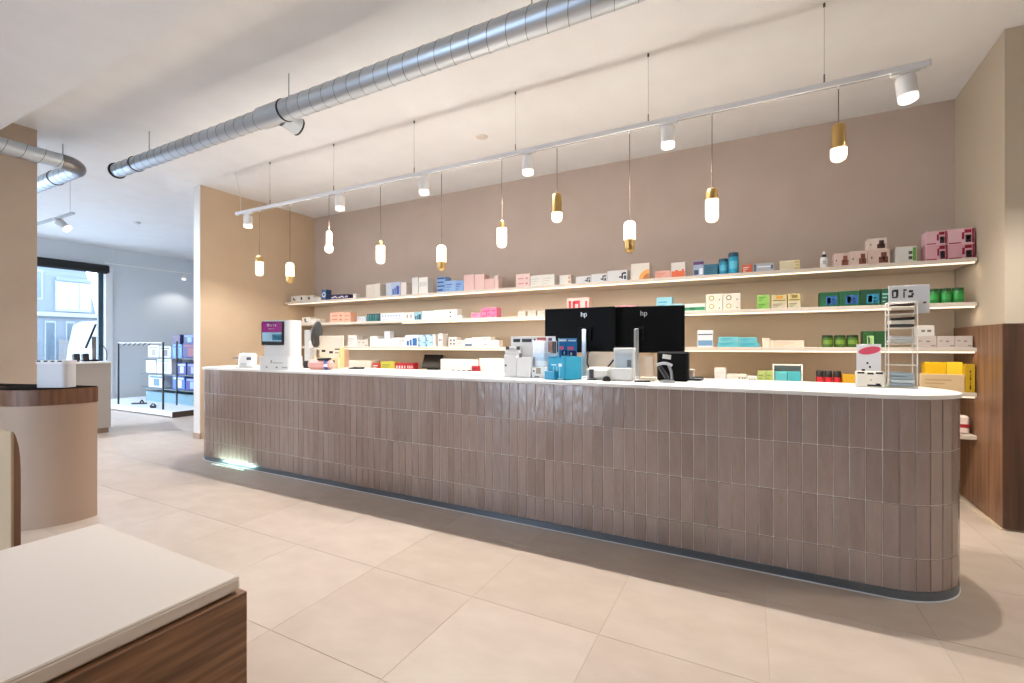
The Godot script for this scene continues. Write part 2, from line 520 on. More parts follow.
func far_room() -> void:
	var pale := mat("dde3e9", .8)
	var XW := -12.45
	# end wall with the wide window
	var s := st()
	for b in [[-7.5, -4.74, 0, H], [-4.74, 2.6, 0, .1], [-4.74, 2.6, 2.98, H], [2.6, 3.8, 0, H]]:
		span(s, Vector3(XW - .2, b[2], b[0]), Vector3(XW, b[3], b[1]))
	struct("wall_end", s, pale, "pale grey end wall of the far room with a wide window", "wall")
	struct("wall_back", span(st(), Vector3(-12.7, 0, -7.55), Vector3(-6.47, H, -7.4)), pale, "back wall of the far room hidden behind the partition", "wall")
	# window with its white reveal, dark frame and rolled blind
	s = st()
	span(s, Vector3(XW - .16, .1, -4.74), Vector3(XW - .08, 2.98, -4.66), .004)
	span(s, Vector3(XW - .16, .1, 2.52), Vector3(XW - .08, 2.98, 2.6), .004)
	span(s, Vector3(XW - .16, .1, -4.66), Vector3(XW - .08, .16, 2.52), .004)
	span(s, Vector3(XW - .16, 2.92, -4.66), Vector3(XW - .08, 2.98, 2.52), .004)
	var win := struct("window_3", s, mat("24424f", .4), "wide window of the far room with a black rolled blind", "window")
	obj("pane", span(st(), Vector3(XW - .125, .16, -4.66), Vector3(XW - .119, 2.92, 2.52)), pane(.06, "dfeaf2"), win)
	obj("jamb", span(st(), Vector3(XW - .2, .1, -4.87), Vector3(XW + .03, 2.95, -4.742), .004), mat("eef0f2", .5), win)
	var bl := thing("roller_blind", "black rolled-up blind along the top of the far window", "blind", Vector3(XW + .09, 2.8, -1.07))
	obj("cassette", rbox(st(), Vector3(0, .09, 0), Vector3(.13, .17, 7.4), .02), mat("0e1013", .5), bl)
	obj("hem_bar", rbox(st(), Vector3(0, 0.0, 0), Vector3(.03, .02, 7.34), .004), mat("14161a", .4), bl)

	# light rail along the end wall with one spot
	var tr := thing("track_rail", "thin white light rail along the far room's end wall", "light track", Vector3(-12.1, 2.99, -5.9))
	obj("rail", rbox(st(), Vector3.ZERO, Vector3(.03, .022, 2.6), .003), mat("f2f3f4", .4), tr)
	for z in [-1.1, 1.1]: obj("suspension_wire", rod(st(), Vector3(0, .01, z), Vector3(0, H - 2.99, z), .002, 6), mat("c8ccd0", .4), tr)
	spotlight(Vector3(-12.1, 2.98, -6.12), Vector3(.2, -1, .03), .5, "fff6ea", "small white spot on the far rail above the blue packs", "spots in the far room", .9)
	# second rail, nearer
	var t2 := thing("track_rail", "thin grey light rail beyond the passage, hung below the round duct", "light track", Vector3(-8.55, 2.9, -2.54))
	obj("rail", rbox(st(), Vector3.ZERO, Vector3(2.1, .03, .034), .003), mat("a9b0b5", .4), t2)
	for x in [-.7, .96]: obj("suspension_wire", rod(st(), Vector3(x, .01, 0), Vector3(x, H - 2.9, 0), .002, 6), mat("9aa0a6", .4), t2)
	spotlight(Vector3(-7.95, 2.885, -2.54), Vector3(.75, -1, -.8), 4.0, "e2ecff", "tilted grey spot on the near end of the passage rail", "spots in the far room", 1.0, "c9ced2", 75.0, 1.0)
	spotlight(Vector3(-8.9, 2.885, -2.54), Vector3(.1, -1, -.1), 7.0, "e2ecff", "spot on the passage rail hidden by the sand wall", "spots in the far room", 1.0, "c9ced2")
	var sd := thing("smoke_detector", "small round white detector on the far ceiling", "detector", Vector3(-9.4, H, -4.02))
	obj("body", lathe(st(), [Vector2(0, -.035), Vector2(.035, -.035), Vector2(.055, -.015), Vector2(.055, 0), Vector2(0, 0)]), mat("e6eaee", .5), sd)

	# the second counter, seen through the passage
	var c := thing("service_counter", "grey-brown counter block beyond the passage carrying a screen", "counter", Vector3(-8.13, 0, -3.165))
	obj("body", span(st(), Vector3(-.62, .07, 0), Vector3(0, .99, 2.2), .004), mat("a9a29c", .6), c)
	obj("plinth", span(st(), Vector3(-.6, 0, .02), Vector3(-.02, .07, 2.18)), mat("8a7466", .6), c)
	obj("worktop", span(st(), Vector3(-.63, .99, -.01), Vector3(.01, 1.015, 2.21), .003), mat("e9e7e4", .4), c)
	var dirv := Vector3(-.94, 0, -.335).normalized()
	var b := Basis(Vector3.UP.cross(dirv).normalized(), Vector3.UP, dirv)
	var mo := thing("monitor", "thin monitor seen edge-on on the far grey counter", "monitor", Vector3(-8.5, 1.015, -3.06))
	obj("screen", rbox(st(), Vector3(.03, .36, 0), Vector3(.025, .36, .5), .005, Basis(dirv, .3) * b), mat("15181c", .3), mo)
	obj("stand", rbox(st(), Vector3(.0, .19, -.05), Vector3(.05, .34, .06), .006, b), mat("9da3a8", .4, .6), mo)
	obj("base", rbox(st(), Vector3(0, .012, 0), Vector3(.2, .022, .18), .006, b), mat("15181c", .4), mo)
	var cb := []
	for i in 9: cb.append(Vector3(.0, .24 - .23 * pow(i / 8.0, 2.0), -.1 - .1 * sin(i / 8.0 * PI * .6)))
	obj("cable", tube(st(), cb, .006, 6), mat("1b1d20", .6), mo)
	for k in [[-2.86, "small black card reader, left one on the far counter"], [-2.96, "small black card reader beside the far monitor's foot"]]:
		var cr := thing("card_reader", k[1], "card reader", Vector3(-8.36, 1.015, k[0]), "card readers on the far counter")
		obj("body", rbox(st(), Vector3(0, .06, 0), Vector3(.07, .1, .07), .008, Basis(Vector3.BACK, .2)), mat("15171a", .5), cr)
		obj("foot", rbox(st(), Vector3(0, .006, 0), Vector3(.08, .012, .06), .003), mat("26292d", .5), cr)

	# low platform with the display frame and the shelf of blue packs
	var pf := thing("display_platform", "low white platform with a brown side carrying the far display", "platform", Vector3(-8.76, 0, -4.253))
	obj("top", span(st(), Vector3(-3.3, .02, -1.9), Vector3(0, .1, 0), .004), mat("dfe2e4", .5), pf)
	obj("side_board", span(st(), Vector3(0, .0, -1.9), Vector3(.012, .098, 0), .002), mat("4f4038", .6), pf)
	var fr := thing("hook_rack", "thin black upright frame with a hook bar on the white platform", "display frame", Vector3(-9.256, .1, -4.35))
	for x in [-1.62, 0.0]: obj("post", span(st(), Vector3(x - .013, 0, -.013), Vector3(x + .013, 1.2, .013), .002), mat("22282f", .5), fr)
	obj("hook_bar", span(st(), Vector3(-1.6, 1.18, -.012), Vector3(-.02, 1.2, .012), .002), mat("aeb6bc", .4), fr)
	for i in 6: obj("hook", rod(st(), Vector3(-1.3 + i * .18, 1.19, .0), Vector3(-1.3 + i * .18, 1.14, .05), .008, 6), mat("191c20", .5), fr)
	var un := thing("display_shelf", "pale shelf unit with dark shelves behind the thin black frame", "shelf unit", Vector3(-11.1, .1, -5.1))
	obj("back_panel", span(st(), Vector3(0, 0, -.35), Vector3(2.2, 1.22, -.31), .003), mat("c9d6dc", .6), un)
	obj("foot_box", span(st(), Vector3(.02, 0, -.3), Vector3(2.1, .2, .2), .004), mat("6f95a6", .6), un)
	for y in [.29, .58, .9]: obj("shelf_board", span(st(), Vector3(0, y - .02, -.31), Vector3(2.2, y, .3), .002), mat("55636e", .5), un)
	for x in [1.4, 2.17]: obj("upright", span(st(), Vector3(x, 0, .305), Vector3(x + .025, 1.22, .33), .002), mat("20303c", .5), un)
	var packs_ := [
		[.12, .29, .56, .25, "e8f0f4", "4f7f98", "big white pack with a grey-blue window, low left of the far display"],
		[.02, .58, .38, .26, "eef2f5", "c4ced6", "white pack on the middle left of the far display"],
		[.44, .58, .54, .29, "f0f3f6", "aebcc8", "wide white pack on the middle shelf of the far display"],
		[.1, .9, .4, .24, "eceff2", "8a949e", "white pack with grey marks on the far display's top left"],
		[.55, .9, .4, .22, "e6ecf0", "5b6670", "small white pack on the top shelf next to the black post"],
		[1.03, .29, .42, .25, "3f6fd0", "cfe0fa", "bright blue carton with a pale panel, low right of the far display"],
		[1.49, .29, .42, .23, "27318c", "8fa8e8", "indigo carton beside the bright blue one, low right of the far display"],
		[1.18, .58, .32, .22, "2b3690", "b8c8f0", "indigo carton on the middle right of the far display"],
		[1.54, .58, .36, .22, "242c78", "8c9ce0", "dark indigo carton at the middle right end of the far display"],
		[1.03, .9, .32, .26, "5f9be0", "3a6fc0", "sky blue carton on the top right of the far display"],
		[1.38, .9, .5, .28, "2a2f80", "8a4a58", "indigo carton with a reddish patch, top right of the far display"],
		[1.03, 1.1605, .26, .19, "2f3a78", "6a4a58", "narrow navy carton standing on the sky blue one"],
		[1.42, 1.1805, .36, .17, "1e2a68", "6f98d8", "navy carton standing on the reddish-patched one"]]
	for q in packs_:
		var o := obj("far_carton", rbox(st(), Vector3(q[2] / 2, q[3] / 2, -.1), Vector3(q[2], q[3], .2), .003), mat(q[4], .5))
		o.position = Vector3(-11.1 + q[0], .1 + q[1] + .0005, -4.9)
		tag(o, q[6], "carton", "packs on the far display")
		obj("print", print_marks([[.35, .12, .75, .7, q[5]], [.08, .76, .92, .9, q[5]]], 0, 0, q[2], q[3], .0012), tinted(), o)
	for q in [[-10.55, -4.55, .5], [-9.75, -4.42, -.4]]:
		var sh := thing("sandal", "dark sandal lying on the white platform, %s" % ("left of the black post" if q[0] < -10 else "in front of the pale shelf unit"), "sandal", Vector3(q[0], .1, q[1]), "sandals on the far platform", q[2])
		obj("sole", rbox(st(), Vector3(0, .012, 0), Vector3(.26, .022, .09), .01), mat("2c333a", .7), sh)
		var arch := []
		for i in 9: arch.append(Vector3(.05, .02 + .05 * sin(PI * i / 8.0), -.045 + .09 * i / 8.0))
		obj("strap", tube(st(), arch, .012, 6), mat("20262c", .7), sh)

func outside() -> void:
	struct("ground", span(st(), Vector3(-60, -.4, -50), Vector3(40, -.2, 50)), mat("d0d0d0", .8), "pale paved street outside the windows", "ground")
	var wallm := mat("646e76", .8)
	var hs := thing("street_house", "pale blue-grey house with a sloping gable across the street", "building", Vector3(-18, -.2, -5))
	# its front is cut along a steep slope at the right
	var poly := PackedVector2Array([Vector2(1.2, 0), Vector2(-1.95, 0), Vector2(-1.95, 2.1), Vector2(-1.66, 2.3), Vector2(-1.35, 3.9), Vector2(-1.0, 5.5), Vector2(1.2, 5.5)])
	var s := st()
	var ids := Geometry2D.triangulate_polygon(poly)
	for i in range(0, ids.size(), 3):
		for e in [[0.0, Vector3.RIGHT], [-5.0, Vector3.LEFT]]:
			tri(s, [Vector3(e[0], poly[ids[i]].y, poly[ids[i]].x), Vector3(e[0], poly[ids[i + 1]].y, poly[ids[i + 1]].x), Vector3(e[0], poly[ids[i + 2]].y, poly[ids[i + 2]].x)], [e[1], e[1], e[1]])
	for i in poly.size():
		var a := poly[i]
		var c := poly[(i + 1) % poly.size()]
		var n := Vector3(0, -(c.x - a.x), c.y - a.y).normalized()
		n = -n if n.dot(Vector3(0, (a.y + c.y) / 2 - 2.7, (a.x + c.x) / 2 - 3)) < 0 else n
		quad(s, Vector3(0, a.y, a.x), Vector3(0, c.y, c.x), Vector3(-5, c.y, c.x), Vector3(-5, a.y, a.x), n)
	obj("wall", s, wallm, hs)
	obj("cornice", span(st(), Vector3(0, 2.28, -1.9), Vector3(.12, 2.4, 1.2), .01), mat("848b90", .7), hs)
	# wide white shuttered window upstairs
	var w := obj("window", span(st(), Vector3(-.02, 2.44, -1.5), Vector3(.05, 3.42, -.68), .006), mat("8b9196", .6), hs)
	for z in [-1.22, -.95, -.7]: obj("shutter", span(st(), Vector3(.05, 2.5, z - .245), Vector3(.07, 3.3, z), .006), mat("94989b", .6), w)
	obj("lintel", span(st(), Vector3(.05, 3.34, -1.5), Vector3(.1, 3.44, -.68), .006), mat("66737c", .7), w)
	for q in [[-.42, 2.75, .17, .85], [.1, 2.6, .3, 1.0], [.7, 2.6, .3, 1.0]]:
		var v := obj("window", span(st(), Vector3(-.02, q[1], q[0]), Vector3(.03, q[1] + q[3], q[0] + q[2]), .004), mat("848b90", .6), hs)
		obj("pane", span(st(), Vector3(.03, q[1] + .04, q[0] + .03), Vector3(.036, q[1] + q[3] - .04, q[0] + q[2] - .03)), mat("50606b", .2), v)
	for q in [[-1.12, .2], [-.7, .24], [-.3, .2], [.3, .3], [.8, .3]]:
		var v := obj("window", span(st(), Vector3(-.02, .85, q[0]), Vector3(.03, 2.15, q[0] + q[1]), .004), mat("848b90", .6), hs)
		obj("pane", span(st(), Vector3(.03, .9, q[0] + .03), Vector3(.036, 2.1, q[0] + q[1] - .03)), mat("485862", .2), v)
	var dr := obj("door", span(st(), Vector3(-.02, .2, -.98), Vector3(.04, 1.6, -.76), .006), mat("77736e", .6), hs)
	obj("knob", lathe(st(), [Vector2(0, -.03), Vector2(.03, 0), Vector2(0, .03)], Vector3(.06, .95, -.8), 8), mat("2b2d30", .4), dr)
	# white van parked before it
	var van := thing("parked_van", "white van parked outside the far window behind the edge-on monitor", "van", Vector3(-15.2, -.2, -6.5))
	s = st()
	var prof := PackedVector2Array([Vector2(-1.2, .35), Vector2(-1.2, 1.9), Vector2(-1.05, 2.08), Vector2(.55, 2.12), Vector2(.72, 2.0), Vector2(.84, 1.3), Vector2(.9, .35)])
	ids = Geometry2D.triangulate_polygon(prof)
	for i in range(0, ids.size(), 3):
		for e in [[0.0, Vector3.RIGHT], [-1.9, Vector3.LEFT]]:
			tri(s, [Vector3(e[0], prof[ids[i]].y, prof[ids[i]].x), Vector3(e[0], prof[ids[i + 1]].y, prof[ids[i + 1]].x), Vector3(e[0], prof[ids[i + 2]].y, prof[ids[i + 2]].x)], [e[1], e[1], e[1]])
	for i in prof.size():
		var a := prof[i]
		var c := prof[(i + 1) % prof.size()]
		var n := Vector3(0, -(c.x - a.x), c.y - a.y).normalized()
		n = -n if n.dot(Vector3(0, (a.y + c.y) / 2 - 1.2, (a.x + c.x) / 2)) < 0 else n
		quad(s, Vector3(0, a.y, a.x), Vector3(0, c.y, c.x), Vector3(-1.9, c.y, c.x), Vector3(-1.9, a.y, a.x), n)
	obj("body", s, mat("a3a9af", .35), van)
	obj("side_window", span(st(), Vector3(0, 1.3, -.9), Vector3(.01, 1.75, -.2), .003), mat("a9c2d4", .15), van)
	for z in [-.8, .5]: obj("wheel", lathe(st(), [Vector2(0, -.1), Vector2(.3, -.1), Vector2(.33, -.06), Vector2(.33, .06), Vector2(.3, .1), Vector2(0, .1)], Vector3(-.1, .33, z), 20, Basis(Vector3.BACK, PI / 2)), mat("1f2123", .8), van)

func counter() -> void:
	var x0 := -5.52
	var x1 := .972
	var zf := -2.86
	var zb := -3.58
	var r := .36
	var c := thing("service_counter", "long rounded counter faced with glazed taupe upright tiles, white top", "counter")
	obj("body", prism(st(), round_plan(x0 + .0035, x1 - .0035, zb, zf - .0035, r - .0035, 20), .045, .985), mat("e4ddd7", .7), c)
	obj("plinth", prism(st(), round_plan(x0 + .0, x1 - .0, zb, zf + .004, r, 14), 0.004, .046), mat("7f8a96", .32, .85), c)
	obj("floor_seal", prism(st(), round_plan(x0 - .004, x1 + .004, zb - .004, zf + .009, r + .004, 14), 0.0, .005), mat("eef0f2", .4), c)
	var top := obj("counter_top", prism(st(), round_plan(x0 - .012, x1 + .006, zb - .04, zf + .022, r + .012, 16), .986, 1.005), mat("f6f3ee", .28))
	tag(top, "smooth white worktop with rounded ends on the tiled counter", "worktop")
	# cool light bar let into the foot of the counter near its left end
	var bar := obj("led_bar", span(st(), Vector3(-4.99, .002, -2.8), Vector3(-4.45, .01, -2.788), .002), glow("e4fff6", 0.5), c)
	var up := AreaLight3D.new()
	up.name = "led_light"
	up.area_size = Vector2(.52, .014)
	up.light_color = Color("d4fff0")
	up.light_energy = .19
	up.area_range = 6.0
	up.shadow_enabled = true
	bar.add_child(up, true)
	up.position = Vector3(-4.72, .0115, -2.794)
	up.rotation_degrees.x = 52
	# tiles: along the left end, round the corner, along the front, round the right corner
	var glaze := []
	for k in 7:
		var hex: String = ["a8948b", "ac988f", "a38f86", "b09c93", "a6938c", "9f8b82", "ab968b"][k]
		var lo := Color(hex).darkened(.05)
		var m := StandardMaterial3D.new()
		m.albedo_texture = noise_tex("glaze%d" % k, .012, lo, Color(hex).lightened(.05), 5, 40 + k, 256)
		m.normal_enabled = true
		m.normal_texture = noise_tex("glaze_bump", .014, Color.BLACK, Color.WHITE, 3, 90, 512, true, 5.0)
		m.normal_scale = .35
		m.uv1_triplanar = true
		m.uv1_world_triplanar = true
		m.uv1_scale = Vector3(3.1, .7, 3.1) * (1.0 + .13 * k)
		m.roughness = .17
		m.metallic_specular = .68
		glaze.append(m)
	var segs := [["l", x0, zb + .02, x0, zf - r], ["a", x0 + r, zf - r, PI, PI / 2], ["l", x0 + r, zf, x1 - r, zf], ["a", x1 - r, zf - r, PI / 2, 0.0], ["l", x1, zf - r, x1, zb + .3]]
	var lens := []
	var total := 0.0
	for g in segs:
		var l: float = absf(g[2] - g[4]) + absf(g[1] - g[3]) if g[0] == "l" else r * PI / 2
		lens.append(l)
		total += l
	var pitch := .0675
	# a joint falls on x = 0.052 of the front
	var front0: float = lens[0] + lens[1]
	var off := fposmod(front0 + (.052 - (x0 + r)), pitch)
	var rows := [.985, .728, .468, .205, .046]
	var meshes := []
	for i in 4: meshes.append(rbox(st(), Vector3.ZERO, Vector3(pitch - .0032, rows[i] - rows[i + 1] - .0034, .009), .0018).commit())
	var spots := []
	var at := off + pitch / 2
	while at < total - .02:
		var d := at
		var k := 0
		while k < 4 and d > lens[k]:
			d -= lens[k]
			k += 1
		var g: Array = segs[k]
		var pos: Vector2
		var nor: Vector2
		if g[0] == "l":
			var dirn := Vector2(g[3] - g[1], g[4] - g[2]).normalized()
			pos = Vector2(g[1], g[2]) + dirn * d
			nor = Vector2(-dirn.y, dirn.x)
			if k == 0: nor = Vector2(-1, 0)
			elif k == 2: nor = Vector2(0, 1)
			else: nor = Vector2(1, 0)
		else:
			var ang: float = g[3] - d / r
			nor = Vector2(cos(ang), sin(ang))
			pos = Vector2(g[1], g[2]) + nor * r
		for i in 4:
			var p := Vector3(pos.x, (rows[i] + rows[i + 1]) / 2, pos.y) - Vector3(nor.x, 0, nor.y) * .0045
			var turn := Basis(Vector3.UP, atan2(nor.x, nor.y)) * Basis.from_euler(Vector3(rng.randf_range(-.006, .006), rng.randf_range(-.009, .009), rng.randf_range(-.004, .004)))
			p += Vector3(nor.x, 0, nor.y) * rng.randf_range(-.0012, .0008)
			spots.append([Vector3(p.x, p.y - 1.25, p.z).length() + (20.0 if nor.x < -.6 else 0.0), Transform3D(turn, p), i, glaze[rng.randi() % 7]])
		at += pitch
	spots.sort_custom(func(a, b): return a[0] < b[0])
	var rest := st()
	for n in spots.size():
		var q: Array = spots[n]
		if n < 296:
			var o := put("tile", meshes[q[2]], q[3], c)
			o.transform = q[1]
		else:
			rest.append_from(meshes[q[2]], 0, q[1])
	var field := obj("tile_field", rest, glaze[1], c)
	field.set_meta("kind", "stuff")

func shelves() -> void:
	var board := mat("cfc4b6", .6)
	var names := ["top shelf of the long taupe wall, above eye level", "second shelf from the top, behind the two monitors", "third shelf from the top, at eye level", "fourth shelf, mostly hidden behind the counter", "lowest shelf, seen only beside the wood wall"]
	var tops := [1.92, 1.58, 1.23, .885, .555]
	var lit := [[-6.4, 1.54], [-4.1, 1.54], [-5.9, 1.54], [-6.3, 1.54], [-3.0, 1.54]]
	for i in 5:
		var y: float = tops[i]
		var o := thing("wall_shelf", names[i], "shelf", Vector3(-2.47, y, -4.99), "shelves on the taupe wall")
		obj("board", rbox(st(), Vector3(.012, -.016, 0), Vector3(8.018, .032, .54), .002), board, o)
		if i == 4: continue
		var a: float = lit[i][0] + 2.47
		var b: float = lit[i][1] + 2.47
		obj("led_strip", rbox(st(), Vector3((a + b) / 2, -.0375, .255), Vector3(b - a, .011, .014), .001), glow("fff0d8", 1.2), o)
		var l := AreaLight3D.new()
		l.name = "led_light"
		l.area_size = Vector2(b - a, .012)
		l.light_color = Color("ffe8cc")
		l.light_energy = .085 * (b - a)
		l.area_range = 6.0
		l.shadow_enabled = true
		o.add_child(l, true)
		l.position = Vector3((a + b) / 2, -.0445, .252)
		l.rotation_degrees.x = -70

func spiral_duct(parent: Node3D, from: Vector3, to: Vector3, r: float, called: String) -> MeshInstance3D:
	var steel := mat("c4ccd4", .36, .8)
	var d := (to - from).normalized()
	var o := obj(called, tube(st(), [from, to], r, 32, true), steel, parent)
	var side := d.cross(Vector3.UP).normalized()
	var up := side.cross(d)
	var pts := []
	var len_ := (to - from).length()
	var n := int(len_ / .1265 * 20.0)
	for i in n + 1:
		var t := TAU * i / 20.0
		pts.append(from + d * (len_ * i / n) + (side * cos(t) + up * sin(t)) * (r + .0002))
	obj("spiral_seam", tube(st(), pts, .0022, 5, false), mat("5f666d", .4, .8), o)
	return o

func ring(parent: Node3D, called: String, at: Vector3, dir: Vector3, r: float, w: float, m: Material) -> void:
	var b := Basis(Quaternion(Vector3.UP, dir.normalized()))
	obj(called, lathe(st(), [Vector2(r - .012, -w / 2), Vector2(r, -w / 2), Vector2(r + .004, 0), Vector2(r, w / 2), Vector2(r - .012, w / 2)], at, 32, b), m, parent)

func ducts() -> void:
	var rubber := mat("1b1d20", .6)
	var steel := mat("c4ccd4", .36, .8)
	var c := Vector3(0, 3.1, -2.37)
	var o := thing("ventilation_duct", "long round steel spiral duct hung under the ceiling before the track", "duct")
	spiral_duct(o, c + Vector3(-3.25, 0, 0), c + Vector3(3.9, 0, 0), .08, "wide_pipe")
	spiral_duct(o, c + Vector3(-5.95, 0, 0), c + Vector3(-3.5, 0, 0), .07, "narrow_pipe")
	obj("coupling_sleeve", tube(st(), [c + Vector3(-3.52, 0, 0), c + Vector3(-3.24, 0, 0)], .083, 32, true), steel, o)
	ring(o, "rubber_ring", c + Vector3(-3.24, 0, 0), Vector3.RIGHT, .083, .02, rubber)
	ring(o, "rubber_ring", c + Vector3(-5.55, 0, 0), Vector3.RIGHT, .073, .02, rubber)
	ring(o, "end_ring", c + Vector3(-5.95, 0, 0), Vector3.RIGHT, .078, .03, rubber)
	var s := lathe(st(), [Vector2(.07, 0), Vector2(.07, .13), Vector2(.066, .13), Vector2(.066, .02), Vector2(0, .02)], c + Vector3(-3.3, -.03, -.03), 24, Basis(Quaternion(Vector3.UP, Vector3(.1, -.2, -1).normalized())))
	var br := obj("branch_stub", s, steel, o)
	var e := c + Vector3(-3.3, -.03, -.03) + Vector3(.1, -.2, -1).normalized() * .13
	ring(br, "end_ring", e, Vector3(.1, -.2, -1), .07, .014, rubber)
	for x in [-5.3, -3.2, -1.1, 1.0, 2.9]:
		obj("hanger_rod", rod(st(), c + Vector3(x, .07, 0), Vector3(x, H, c.z), .004, 6), mat("8a9096", .4, .8), o)

	var p := thing("ventilation_duct", "smaller round steel duct bending away at the left edge through the passage", "duct")
	spiral_duct(p, Vector3(-5.98, 3.05, 2.0), Vector3(-5.98, 3.05, -1.93), .072, "straight_pipe")
	var pts := []
	for i in 13:
		var a := PI / 2 * i / 12.0
		pts.append(Vector3(-5.98 - .17 + .17 * cos(a), 3.05, -1.93 - .17 * sin(a)))
	obj("elbow", tube(st(), pts, .074, 28, false), mat("8d8a88", .3, .92), p)
	spiral_duct(p, Vector3(-6.15, 3.05, -2.1), Vector3(-9.6, 3.05, -2.1), .072, "far_pipe")
	ring(p, "rubber_ring", Vector3(-6.62, 3.05, -2.1), Vector3.RIGHT, .075, .02, rubber)
	for q in [Vector3(-5.98, 3.05, -.4), Vector3(-6.45, 3.05, -2.1)]:
		obj("hanger_rod", rod(st(), q + Vector3(0, .06, 0), Vector3(q.x, H - (.2 if q.z > -1.5 else 0.0), q.z), .004, 6), mat("8a9096", .4, .8), p)

# a white cylinder spot that hangs from a rail; at is the underside of the rail
func spotlight(at: Vector3, to: Vector3, energy: float, hex: String, label: String, group: String, scale := 1.0, body := "eceae8", angle := 68.0, blend := .55) -> void:
	var o := thing("track_spotlight", label, "spotlight", at, group)
	var d := to.normalized()
	var b := Basis(Quaternion(Vector3.DOWN, d))
	var m := mat(body, .45)
	obj("adapter", rbox(st(), Vector3(0, -.004, 0), Vector3(.13 if absf(at.z - TZ) < .1 else .034, .02, .03 if absf(at.z - TZ) < .1 else .1), .003), mat("e4e3e2", .45), o)
	obj("stem", rod(st(), Vector3(0, -.006, 0), Vector3(0, -.05, 0), .008), m, o)
	var t := Vector3(0, -.03, 0)
	var k := scale
	obj("body", lathe(st(), [Vector2(.044, -.118), Vector2(.0485, -.118), Vector2(.0485, -.012), Vector2(.044, -.004), Vector2(0, -.004)].map(func(v): return v * k), t, 28, b), m, o)
	obj("lens", lathe(st(), [Vector2(0, -.15), Vector2(.04, -.15), Vector2(.0465, -.142), Vector2(.0475, -.11), Vector2(0, -.11)].map(func(v): return v * k), t, 28, b), glow("fff8ee", 1.5), o)
	spot(o, t + d * (.158 * k), d, energy, hex, angle, blend, .014)

